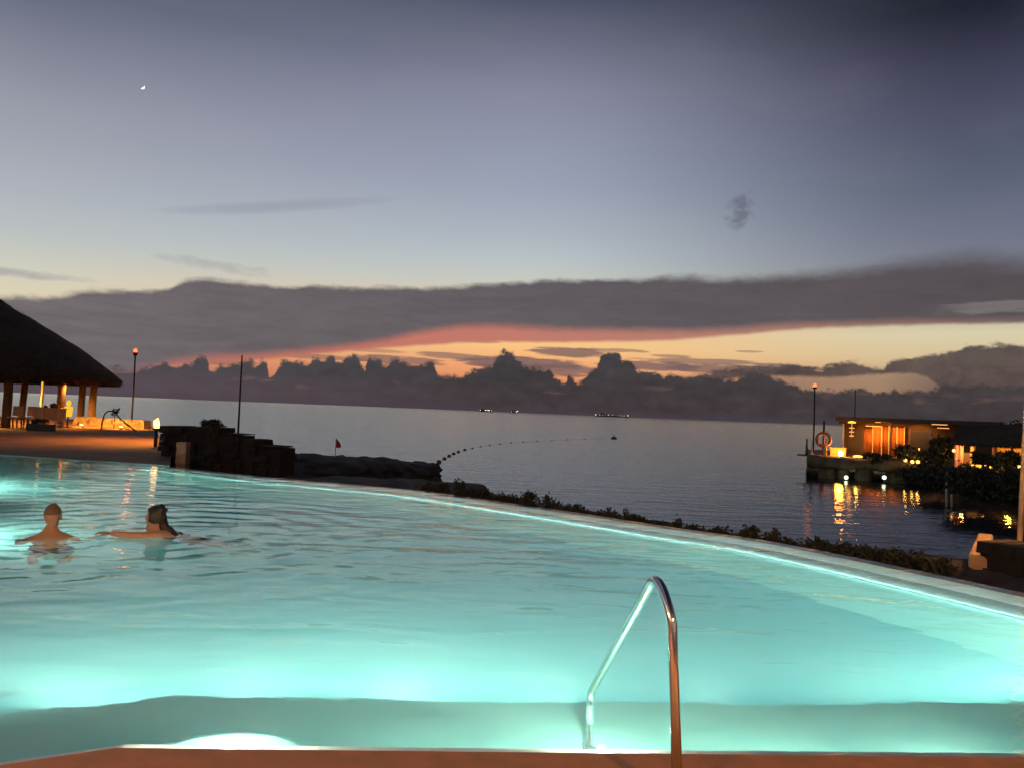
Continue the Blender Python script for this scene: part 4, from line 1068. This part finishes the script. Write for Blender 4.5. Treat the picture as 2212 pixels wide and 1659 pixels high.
hb_(1820.6, 1823, 0.5, 0.16, 0, H, 'post', m_frame)
def curtain(px0, px1, y0=0.9):
    a_, b_ = hx(px0, y0), hx(px1, y0); q = MB(); n_ = 40; vs = []
    for i in range(n_ + 1):
        x = a_ + (b_ - a_) * i / n_
        y = y0 + 0.07 * sin(i * 1.3) + 0.03 * sin(i * 3.1)
        vs += [(x, y, 0.05), (x, y, H - 0.12)]
    q.add(vs, [(i * 2, i * 2 + 2, i * 2 + 3, i * 2 + 1) for i in range(n_)], 0, True)
    o_ = q.build('curtain', m_curt, bh); s_ = o_.modifiers.new('cloth', 'SOLIDIFY'); s_.thickness = 0.02
curtain(1867, 1884, 1.3); curtain(1887, 1903); curtain(1906, 1918.5, 1.5); curtain(1926, 1936); curtain(1939, 1952)
for px in (1885.5, 1904.5, 1920, 1937.5, 1953.5):
    hb_(px - 0.9, px + 0.9, 0.62, 0.1, 0.02, H - 0.05, 'curtain_post', m_frame)
hb_(1869, 1903, 0.62, 0.12, H - 0.16, H - 0.06, 'lintel', m_frame)
hb_(1921.5, 1925, 0.6, 0.3, 0, H, 'post', m_black)
hb_(1962, 1966.5, 0.6, 0.2, 0, H, 'post', m_house); hb_(2008, 2012, 0.6, 0.2, 0, H, 'post', m_house)
hb_(1967, 2007.5, 0.62, 0.2, H - 0.40, H, 'fascia', m_house)
hb_(1967, 2007.5, 0.68, 0.08, 0.1, H - 0.41, 'window', m_hglass)
hb_(2012.5, 2166, 0.72, 0.25, 0, H, 'wall', m_house)
hb_(2070, 2100, 0.56, 0.06, H - 0.6, H - 0.15, 'window', m_hglass)
m_strip = emit('strip_glow', (1, 0.42, 0.14), 1.3)
for (a_, b_, zz) in ((2012, 2046, 0.07), (2024, 2050, -0.20), (2130, 2160, 0.05), (1890, 1902, 0.08)):
    hb_(a_, b_, -0.4, 0.07, zr - 0.30 + zz, zr - 0.235 + zz, 'strip_light', m_strip)
hl = hx(1840)
q = MB(); q.lathe((hl, -0.2, zr - 0.34), [(0.3, 0), (0.3, 0.1), (0.1, 0.17)], 16); q.build('ceiling_lamp', emit('orange_lamp', (1, 0.34, 0.03), 3), bh)
q = MB()
for k in range(3): q.lathe((hl, -0.2, zr - 0.80 - 0.33 * k), [(0.18, 0), (0.24 - 0.03 * k, 0.04), (0.16, 0.1)], 14)
q.tube([(hl, -0.2, zr - 1.5), (hl, -0.2, zr - 0.34)], 0.03, 6); q.build('hanging_lamp', emit('tiered_lamp', (1, 0.36, 0.10), 1.2), bh)
lamp(bh, (hx(1908, 3.2), 3.2, H - 0.5), (1, 0.33, 0.045), 260, 0.2)
lamp(bh, (hx(1912, -0.9), -0.9, H + 0.1), (1, 0.33, 0.05), 420, 0.1, spot=110, direc=(0, 0.9, -1), blend=0.6)
lamp(bh, (hx(1880, -0.9), -0.9, H + 0.1), (1, 0.33, 0.05), 260, 0.1, spot=110, direc=(0, 0.9, -1), blend=0.6)
lamp(bh, (hx(1945, -0.9), -0.9, H + 0.1), (1, 0.33, 0.05), 260, 0.1, spot=110, direc=(0, 0.9, -1), blend=0.6)
lamp(bh, (hx(1840, -1.0), -1.0, zr - 0.7), (1, 0.42, 0.1), 22, 0.2)
lamp(bh, (hx(1990, -0.9), -0.9, H + 0.1), (1, 0.38, 0.08), 200, 0.1, spot=120, direc=(0, 0.9, -1), blend=0.6)

# low garden bar right of the house, nearer
GF = Frame(2120, D0 - 6.0)
gp_ = placed(thing('garden_bar', 'low open garden bar with pink lit columns under a dark thatched roof', 'bar hut'), GF, GF.w(0, 0, dz))
def gx(px, y=0.0): return GF.x(px, y)
zg = GF.z(2120, 963, -1) - dz
q = MB()
zt_ = GF.z(2120, 921, 2.0) - dz; zt2 = GF.z(2230, 905, 2.0) - dz
cs_ = [(gx(2050, -1), -1.0), (gx(2420, -1), -1.0), (gx(2420, 6), 6.0), (gx(2052, 6), 6.0)]
q.add([(x, y, zg) for x, y in cs_] + [(gx(2072, 2), 2.0, zt_), (gx(2380, 2), 2.0, zt2), (gx(2380, 3.2), 3.2, zt2), (gx(2072, 3.2), 3.2, zt_)],
      [(3, 2, 1, 0), (0, 1, 5, 4), (1, 2, 6, 5), (2, 3, 7, 6), (3, 0, 4, 7), (4, 5, 6, 7)])
rnd = random.Random(3)
for _ in range(2600):
    u_ = rnd.random(); t_ = rnd.random() if rnd.random() < 0.7 else rnd.uniform(0, 0.06)
    xb0, xb1 = cs_[0][0] + (cs_[1][0] - cs_[0][0]) * u_, gx(2072, 2) + (gx(2380, 2) - gx(2072, 2)) * u_
    x = xb0 + (xb1 - xb0) * t_; y = -1.0 + 3.0 * t_; z = zg + (zt_ + (zt2 - zt_) * u_ - zg) * t_
    L = rnd.uniform(0.2, 0.5); w = 0.03
    q.add([(x - w, y, z + 0.03), (x + w, y, z + 0.03), (x + rnd.uniform(-0.05, 0.05), y - L * 0.6, z - L * 0.35 + rnd.uniform(0.0, 0.12))], [(0, 1, 2)])
q.build('roof', m_thatch, gp_)
m_pink = mat('pink_plaster', (0.55, 0.30, 0.23), 0.8, var=0.15)
for px, m in ((2066, m_pink), (2077, m_pink), (2102, m_lime), (2149, m_pink)):
    q = MB(); q.lathe((gx(px, -0.3), -0.3, 0), [(0.17, 0), (0.15, 0.1), (0.14, zg - 0.1), (0.18, zg)], 14); q.build('column', m, gp_)
x0_, x1_ = gx(2052, 0.4), gx(2121, 0.4); zc = GF.z(2085, 977, 0.4) - dz
MB().box(((x0_ + x1_) / 2, 0.4, zc / 2), (x1_ - x0_, 0.5, zc)).build('counter', mat('tan_stone', (0.34, 0.24, 0.13), 0.85, var=0.4, scale=3), gp_)
x0_, x1_ = gx(2150, 3), gx(2400, 3)
MB().box(((x0_ + x1_) / 2, 3.0, zg / 2), (x1_ - x0_, 0.2, zg)).build('wall', m_lime, gp_)
x0_, x1_ = gx(2189, 2.8), gx(2207, 2.8)
MB().box(((x0_ + x1_) / 2, 2.84, zg * 0.78), (x1_ - x0_, 0.08, zg * 0.36)).build('window', emit('lit_window', (1, 0.30, 0.02), 0.9), gp_)
lamp(gp_, (gx(2085, -0.9), -0.9, zg - 0.5), (1, 0.40, 0.10), 75, 0.1)
lamp(gp_, (gx(2185, 1.0), 1.0, zg - 0.4), (1, 0.42, 0.05), 170, 0.1)
# yellow strip light on its plinth
SF = Frame(2110, D0 - 12.0); z_ = SF.z(2110, 1006.5)
sl_ = placed(thing('strip_light', 'glowing yellow rectangular strip light below the garden bar counter', 'strip light'), SF, SF.p(2110, 0, z_))
MB().box((0, 0, 0), (0.52, 0.10, 0.17)).build('glass', m_amber, sl_)
MB().box((0, 0.11, 0), (0.60, 0.08, 0.25)).build('housing', m_black, sl_)
MB().box((0, 0.30, -0.45), (0.66, 0.25, 0.64)).build('plinth', m_pier, sl_)
gm = emit('garden_glass', (1, 0.46, 0.08), 4)
for px, py, dd, r, lbx in ((1957, 994, -0.2, 0.12, 'small yellow garden lamp at the right end of the pier'), (1972, 997, -0.5, 0.13, 'left one of the paired amber garden lamps below the dark window'), (1984, 997.5, -0.6, 0.13, 'right one of the paired amber garden lamps below the dark window'), (1987, 970, 1.5, 0.09, 'pale garden lamp up in the shrubs below the dark window'), (2061, 973, -8, 0.10, 'round lamp at the left end of the garden bar'), (2130, 1006, -13, 0.05, 'tiny white garden lamp right of the yellow strip light'), (2140, 1009, -13.5, 0.06, 'second tiny white lamp among dark shrubs right of the strip light'), (2203, 1008, -15, 0.08, 'garden lamp glowing at the far right under the lit wall')):
    c = PF.p(px, dd, PF.z(px, py, dd)); t = thing('garden_lamp', lbx, 'garden lamp', c, 'garden lamps among the shrubs')
    q = MB(); q.ball((0, 0, 0), r, 2); q.build('globe', gm, t)
    hgt = max(0.15, c.z - (dz - 0.1)); q = MB(); q.tube([(0, 0, -hgt), (0, 0, -r * 0.8)], 0.03, 8); q.build('stake', m_black, t)
    lamp(t, (0, -0.2, 0.3), (1, 0.5, 0.1), 9, 0.06)
for px, lbx in ((2047, 'left one of two pale mooring posts in the dark below the garden bar'), (2058, 'right one of two pale mooring posts in the dark below the garden bar')):
    a_ = PF.p(px, -17, PF.z(px, 1046, -17)); h_ = PF.z(px, 1020, -17) - a_.z
    q = MB(); q.tube([(0, 0, -1.2), (0, 0, h_)], 0.055, 10); q.lathe((0, 0, h_), [(0.055, 0), (0.08, 0.02), (0.04, 0.08)], 10)
    o_ = q.build('mooring_post', m_white); o_.location = a_; tag(o_, lbx, 'post', 'pale mooring posts')
def bush(px, py_t, py_b, w, dd, label, n=900, leaf=0.22, name='garden_bush', cat='bush'):
    z0_, z1_ = PF.z(px, py_b, dd), PF.z(px, py_t, dd); c = PF.p(px, dd, z0_)
    shrub(c, w * (D0 + dd) / FPX, z1_ - z0_, label, n, leaf, name, cat, 'dark bushes in the garden across the water', seed=px)
bush(1893, 978, 1002, 50, 0.8, 'wide dark bush in front of the orange curtains', 1300)
bush(1952, 958, 1000, 26, 3.0, 'dark bush at the right end of the curtains', 700)
bush(1990, 968, 1008, 54, 0.5, 'loose dark bush below the dark window', 700)
bush(1985, 1003, 1042, 70, -1.5, 'dark bush trailing to the water right of the pier', 1600)
bush(2128, 974, 1012, 44, -10.0, 'dark bush right of the garden bar counter', 1100)
bush(2180, 974, 1018, 40, -12.0, 'tall dark bush in front of the lit garden wall', 1100)
bush(2125, 1010, 1080, 120, -19.0, 'huge black bush mass at the water edge below the strip light', 3600, 0.25)
bush(2190, 1016, 1092, 70, -21.0, 'huge black bush beside the timber lamp post', 2600, 0.25)
bush(2035, 1012, 1052, 100, -12.0, 'black bank of foliage between pier and mooring posts', 2600, 0.25)
def tree(px, py_t, py_b, w, dd, label, n=1500):
    z0_, z1_ = PF.z(px, py_b, dd), PF.z(px, py_t, dd); h = z1_ - z0_; w = w * (D0 + dd) / FPX
    t = thing('garden_tree', label, 'tree', PF.p(px, dd, z0_), 'trees in the garden across the water')
    rnd_ = random.Random(px); q = MB()
    q.tube([(0, 0, -0.2), (0.05, 0, h * 0.3), (0, 0.05, h * 0.6)], [0.14, 0.10, 0.06], 8)
    for _ in range(6): q.tube([(0, 0.02, h * rnd_.uniform(0.3, 0.55)), (rnd_.uniform(-w, w) * 0.4, rnd_.uniform(-w, w) * 0.4, h * rnd_.uniform(0.65, 0.9))], [0.05, 0.02], 6)
    q.build('trunk', m_stem, t)
    q = MB(); q.leaves((0, 0, h * 0.55), (w * 0.5, w * 0.5, h * 0.42), n, 0.22, 0, rnd_); q.build('crown', m_leaf, t)
tree(2034, 945, 1012, 38, -6.0, 'dark slim tree between the beach house and the garden bar', 2200)
tree(2206, 903, 990, 60, -2.0, 'dark tree crown above the garden bar roof at far right')

# ------------------------------------------------------------------ swimmers
def skin_body(name, joints, bones, mat_, extra=None, sub=2):
    me = bpy.data.meshes.new(name); keys = list(joints)
    me.from_pydata([joints[k][0] for k in keys], [(keys.index(a), keys.index(b)) for a, b in bones], [])
    o = bpy.data.objects.new(name, me); C.objects.link(o)
    sk = o.modifiers.new('skin', 'SKIN'); sk.use_smooth_shade = True
    for i, k in enumerate(keys):
        r = joints[k][1]; r = r if isinstance(r, tuple) else (r, r)
        me.skin_vertices[0].data[i].radius = r
        me.skin_vertices[0].data[i].use_root = (k == 'pelvis')
    ss = o.modifiers.new('sub', 'SUBSURF'); ss.levels = sub; ss.render_levels = sub
    dg = bpy.context.evaluated_depsgraph_get(); dg.update()
    nm = bpy.data.meshes.new_from_object(o.evaluated_get(dg))
    o.modifiers.clear(); o.data = nm; bpy.data.meshes.remove(me)
    nm.materials.clear(); nm.materials.append(mat_)
    if extra:
        bm = bmesh.new(); bm.from_mesh(nm)
        for mb in extra:
            t = bpy.data.meshes.new('t'); t.from_pydata(mb.v, [], mb.f); bm.from_mesh(t); bpy.data.meshes.remove(t)
        bm.to_mesh(nm); bm.free()
    for p_ in nm.polygons: p_.use_smooth = True
    return o
def head_mesh(c, f, u, s=1.0, parts=None):
    """head about 0.23 m tall at centre c facing f with up u: skull, jaw, nose, brow, ears, lips"""
    f = V(f).normalized(); u = V(u); u = (u - f * u.dot(f)).normalized(); r = f.cross(u)
    mb = MB(); bm = bmesh.new(); bmesh.ops.create_icosphere(bm, subdivisions=4, radius=1)
    vs = []
    for v in bm.verts:
        x, y, z = v.co                                     # x side, y forward, z up
        wz = 1 - 0.30 * max(0, -z) ** 1.3                  # narrower jaw
        X_ = x * 0.076 * wz; Y_ = y * (0.098 if y < 0 else 0.092) * (1 - 0.12 * max(0, -z)); Z_ = z * 0.118
        if y > 0:
            Y_ += 0.012 * max(0, -z) * y                    # chin forward
            Y_ += 0.024 * math.exp(-((x / 0.16) ** 2 + ((z + 0.10) / 0.20) ** 2)) * y      # nose
            Y_ -= 0.012 * math.exp(-(((abs(x) - 0.38) / 0.18) ** 2 + ((z - 0.05) / 0.14) ** 2)) # eye sockets
            Y_ += 0.008 * math.exp(-((z - 0.24) / 0.10) ** 2) * y                           # brow
            Y_ += 0.007 * math.exp(-((x / 0.28) ** 2 + ((z + 0.48) / 0.09) ** 2)) * y       # lips
        if y < 0 and z < -0.35: Y_ *= 0.85
        p_ = V(c) + (r * X_ + f * Y_ + u * Z_) * s
        vs.append(p_)
    mb.add(vs, [tuple(v.index for v in ff.verts) for ff in bm.faces], 0, True); bm.free()
    for sg in (-1, 1):
        e = V(c) + (r * sg * 0.078 - f * 0.008 - u * 0.012) * s
        mb.ball(e, 0.018 * s, 2)
        o = len(mb.v) - 162
        for i in range(o, len(mb.v)):
            d = V(mb.v[i]) - e; d = d + u * d.dot(u) * 0.9 - r * d.dot(r) * 0.45
            mb.v[i] = tuple(e + d)
    return mb
def hair_cap(c, f, u, s, lo, thick, amp=0.0):
    f = V(f).normalized(); u = V(u); u = (u - f * u.dot(f)).normalized(); r = f.cross(u)
    mb = MB(); bm = bmesh.new(); bmesh.ops.create_icosphere(bm, subdivisions=4, radius=1); idx = {}
    for v in bm.verts:
        x, y, z = v.co
        k = thick + amp * nz((x, y, z), 5)
        p_ = V(c) + (r * x * (0.076 + k) + f * y * (0.096 + k) + u * z * (0.118 + k)) * s
        mb.v.append(tuple(p_))
    for ff in bm.faces:
        cc = ff.calc_center_median()
        lim = lo + (0.75 if cc.y > 0.35 else 0.0) + 0.3 * max(0, cc.y)
        if cc.z > lim: mb.f.append(tuple(v.index for v in ff.verts)); mb.mi.append(0); mb.sm.append(True)
    bm.free(); return mb
def hand(root, d, palm_n, curl=0.25, s=1.0, thumb_side=1):
    """mitten-free hand: flat palm and five separate bent fingers"""
    d = V(d).normalized(); n_ = V(palm_n); n_ = (n_ - d * n_.dot(d)).normalized(); w = d.cross(n_) * thumb_side
    mb = MB(); root = V(root)
    pts = [root, root + d * 0.03 * s, root + d * 0.06 * s, root + d * 0.09 * s]
    # palm as three blended tubes
    for k in (-1, 0, 1): mb.tube([p_ + w * k * 0.021 * s * (0.6 + 0.13 * i) for i, p_ in enumerate(pts)], [0.016 * s, 0.0165 * s, 0.016 * s, 0.012 * s], 8)
    for i, (k, L) in enumerate(((1.5, 0.070), (0.5, 0.078), (-0.5, 0.072), (-1.5, 0.056))):
        a = root + d * 0.088 * s + w * k * 0.019 * s; dd = d + w * k * 0.07; pts_ = [a]; ang = 0
        for q in range(3):
            ang += curl * (0.7 + 0.3 * q); step = (dd * cos(ang) + n_ * sin(ang)).normalized() * L * s / 3; pts_.append(pts_[-1] + step)
        mb.tube(pts_, [0.0092 * s, 0.0088 * s, 0.008 * s, 0.006 * s], 8)
    a = root + d * 0.03 * s + w * 0.028 * s; dd = (d * 0.75 + w * 0.75).normalized()
    mb.tube([a, a + dd * 0.03 * s, a + (dd * 0.055 + n_ * 0.012) * s, a + (dd * 0.078 + n_ * 0.02 - w * 0.006) * s], [0.0125 * s, 0.011 * s, 0.010 * s, 0.007 * s], 8)
    return mb

# man: standing on the pool floor, seen from behind, bald
mpos = at_z(108, 1160, ZW); MX, MY = mpos.x, mpos.y
vd = V((MX, MY, 0)).normalized(); sd_ = V((vd.y, -vd.x, 0))    # facing away from the camera
def mp_(s, f, z): return V((MX, MY, 0)) + sd_ * s * 0.95 + vd * f + V((0, 0, (z - 0.055) if z > -1.0 else z))
hc = mp_(0.012, 0.05, 0.25)
J = {'pelvis': (mp_(0, -0.02, -0.56), (0.17, 0.13)), 'waist': (mp_(0, 0.0, -0.38), (0.15, 0.11)), 'chest': (mp_(0, 0.0, -0.18), (0.185, 0.125)),
     'clav': (mp_(0, 0.0, -0.01), (0.14, 0.09)), 'neck': (mp_(0.004, 0.02, 0.085), 0.066), 'skull': (mp_(0.01, 0.04, 0.19), 0.058),
     'shL': (mp_(-0.19, 0.0, -0.03), 0.085), 'elL': (mp_(-0.29, 0.06, -0.33), 0.047), 'wrL': (mp_(-0.28, 0.30, -0.38), 0.032),
     'shR': (mp_(0.19, 0.0, -0.03), 0.085), 'elR': (mp_(0.29, 0.05, -0.33), 0.047), 'wrR': (mp_(0.28, 0.29, -0.38), 0.032),
     'hipL': (mp_(-0.10, 0, -0.66), 0.105), 'knL': (mp_(-0.13, 0.16, -0.98), 0.065), 'anL': (mp_(-0.15, 0.03, -1.31), 0.043), 'toL': (mp_(-0.17, 0.17, -1.345), 0.034),
     'hipR': (mp_(0.10, 0, -0.66), 0.105), 'knR': (mp_(0.13, 0.14, -0.98), 0.065), 'anR': (mp_(0.15, -0.02, -1.31), 0.043), 'toR': (mp_(0.18, 0.12, -1.345), 0.034)}
Bn = [('pelvis', 'waist'), ('waist', 'chest'), ('chest', 'clav'), ('clav', 'neck'), ('neck', 'skull'), ('clav', 'shL'), ('shL', 'elL'), ('elL', 'wrL'), ('clav', 'shR'), ('shR', 'elR'), ('elR', 'wrR'),
      ('pelvis', 'hipL'), ('hipL', 'knL'), ('knL', 'anL'), ('anL', 'toL'), ('pelvis', 'hipR'), ('hipR', 'knR'), ('knR', 'anR'), ('anR', 'toR')]
man = skin_body('person', J, Bn, m_skin, [head_mesh(hc, vd + sd_ * 0.25, (0, 0, 1), 1.08), hand(J['wrL'][0], vd * 0.9 + sd_ * 0.2, (0, 0, -1), 0.15, 1, 1), hand(J['wrR'][0], vd * 0.9 - sd_ * 0.2, (0, 0, -1), 0.15, 1, -1)])
tag(man, 'person with cropped hair standing shoulder deep in the pool, back to the deck', 'person', 'swimmers in the pool')
hair_cap(hc, vd + sd_ * 0.25, (0, 0, 1), 1.08, 0.1, 0.003).build('hair', m_stubble, man)
tr = MB(); 
for sg in (-1, 1): tr.tube([mp_(sg * 0.085, 0, -0.56), mp_(sg * 0.105, 0.03, -0.70), mp_(sg * 0.13, 0.10, -0.86)], [0.125, 0.125, 0.105], 16)
tr.tube([mp_(0, -0.02, -0.46), mp_(0, -0.02, -0.62)], [0.175, 0.17], 20); tr.build('swim_shorts', m_swim, man)
# woman: swimming left, arm stretched out
wpos = at_z(352, 1155, ZW); WX, WY = wpos.x, wpos.y
wv = V((WX, WY, 0)).normalized(); ws = V((wv.y, -wv.x, 0))
def wp_(s, f, z): return V((WX, WY, -0.055)) + ws * s + wv * f + V((0, 0, z))
hw = wp_(-0.085, 0.02, 0.215)
fd = -ws * 0.92 + wv * 0.38 + V((0, 0, 0.02))
J = {'pelvis': (wp_(0.36, 0.25, -0.55), (0.15, 0.12)), 'waist': (wp_(0.27, 0.16, -0.33), (0.115, 0.095)), 'chest': (wp_(0.13, 0.06, -0.10), (0.14, 0.105)),
     'clav': (wp_(0.02, 0.02, 0.03), (0.095, 0.075)), 'neck': (wp_(-0.03, 0.02, 0.10), 0.052), 'skull': (wp_(-0.07, 0.02, 0.16), 0.05),
     'shL': (wp_(-0.03, -0.12, 0.03), 0.062), 'elL': (wp_(-0.30, -0.14, 0.05), 0.042), 'wrL': (wp_(-0.53, -0.10, 0.075), 0.029),
     'shR': (wp_(0.10, 0.20, 0.0), 0.062), 'elR': (wp_(-0.10, 0.36, -0.12), 0.042), 'wrR': (wp_(-0.33, 0.34, -0.10), 0.029),
     'hipL': (wp_(0.40, 0.18, -0.62), 0.095), 'knL': (wp_(0.62, 0.25, -0.95), 0.06), 'anL': (wp_(0.92, 0.45, -1.15), 0.038), 'toL': (wp_(1.06, 0.50, -1.22), 0.03),
     'hipR': (wp_(0.41, 0.34, -0.62), 0.095), 'knR': (wp_(0.60, 0.50, -0.95), 0.06), 'anR': (wp_(0.86, 0.70, -1.18), 0.038), 'toR': (wp_(0.99, 0.75, -1.26), 0.03)}
wom = skin_body('person', J, Bn, m_skin2, [head_mesh(hw, fd, (0.0, 0, 1), 1.05), hand(J['wrL'][0], -ws + V((0, 0, 0.10)), (0, 0, -1), 0.2, 0.9, 1), hand(J['wrR'][0], -ws, (0, 0, -1), 0.2, 0.9, 1)])
tag(wom, 'person with dark hair swimming with one arm stretched out over the water', 'person', 'swimmers in the pool')
hm = hair_cap(hw, fd, (0, 0, 1), 1.05, -0.35, 0.016, 0.006)
hm.ball(hw + V((0, 0, 0.085)) - V(fd).normalized() * 0.045, (0.07, 0.07, 0.065), 3, 0.35, 2.5, 1)
hm.tube([hw - V(fd).normalized() * 0.075 + V((0, 0, -0.01)), hw - V(fd).normalized() * 0.10 + V((0, 0, -0.10)), wp_(0.08, -0.02, 0.06), wp_(0.17, -0.01, -0.02)], [0.05, 0.055, 0.045, 0.02], 12)
hm.build('hair', m_hair, wom)
st = MB(); st.tube([wp_(0.10, 0.045, -0.075), wp_(0.18, 0.085, -0.15)], [0.152, 0.146], 20); st.build('swim_top', m_swim, wom)
st = MB(); st.tube([wp_(0.335, 0.22, -0.47), wp_(0.385, 0.265, -0.61)], [0.158, 0.165], 20); st.build('swim_bottom', m_swim, wom)

# ------------------------------------------------------------------ deck lamps behind the photographer
for (x, y, lbx, E) in ((-4.5, -3.2, 'deck lamp post behind the viewer on the left', 1700), (4.2, -2.6, 'deck lamp post behind the viewer on the right', 1700)):
    t = thing('deck_lamp_post', lbx, 'lamp post', (x, y, 0), 'lamp posts on the pool deck')
    q = MB(); q.tube([(0, 0, 0), (0, 0, 2.5)], [0.05, 0.04], 12); q.build('post', m_black, t)
    q = MB(); q.ball((0, 0, 2.66), 0.16, 3); q.build('globe', emit('deck_globe', (1, 0.42, 0.12), 22), t)
    lamp(t, (0, 0.25, 2.66), (1, 0.38, 0.085), E, 0.16)

# ------------------------------------------------------------------ camera and render settings
cd = bpy.data.cameras.new('camera'); co = bpy.data.objects.new('camera', cd); C.objects.link(co)
co.matrix_world = Matrix(((right.x, up.x, -fw.x, O.x), (right.y, up.y, -fw.y, O.y), (right.z, up.z, -fw.z, O.z), (0, 0, 0, 1)))
cd.sensor_width = 36; cd.sensor_fit = 'HORIZONTAL'; cd.lens = FPX / 2212 * 36
cd.clip_start = 0.05; cd.clip_end = 200000
S.camera = co
S.view_settings.view_transform = 'Standard'; S.view_settings.look = 'None'; S.view_settings.exposure = 0; S.view_settings.gamma = 1
cy = S.cycles
cy.max_bounces = 12; cy.diffuse_bounces = 4; cy.glossy_bounces = 4; cy.transmission_bounces = 8; cy.volume_bounces = 2
cy.caustics_reflective = False; cy.caustics_refractive = True; cy.blur_glossy = 0.5
cy.use_light_tree = False; cy.sample_clamp_indirect = 150.0; cy.sample_clamp_direct = 0
cy.use_denoising = True; cy.denoiser = 'OPENIMAGEDENOISE'
cy.use_adaptive_sampling = True; cy.adaptive_threshold = 0.02
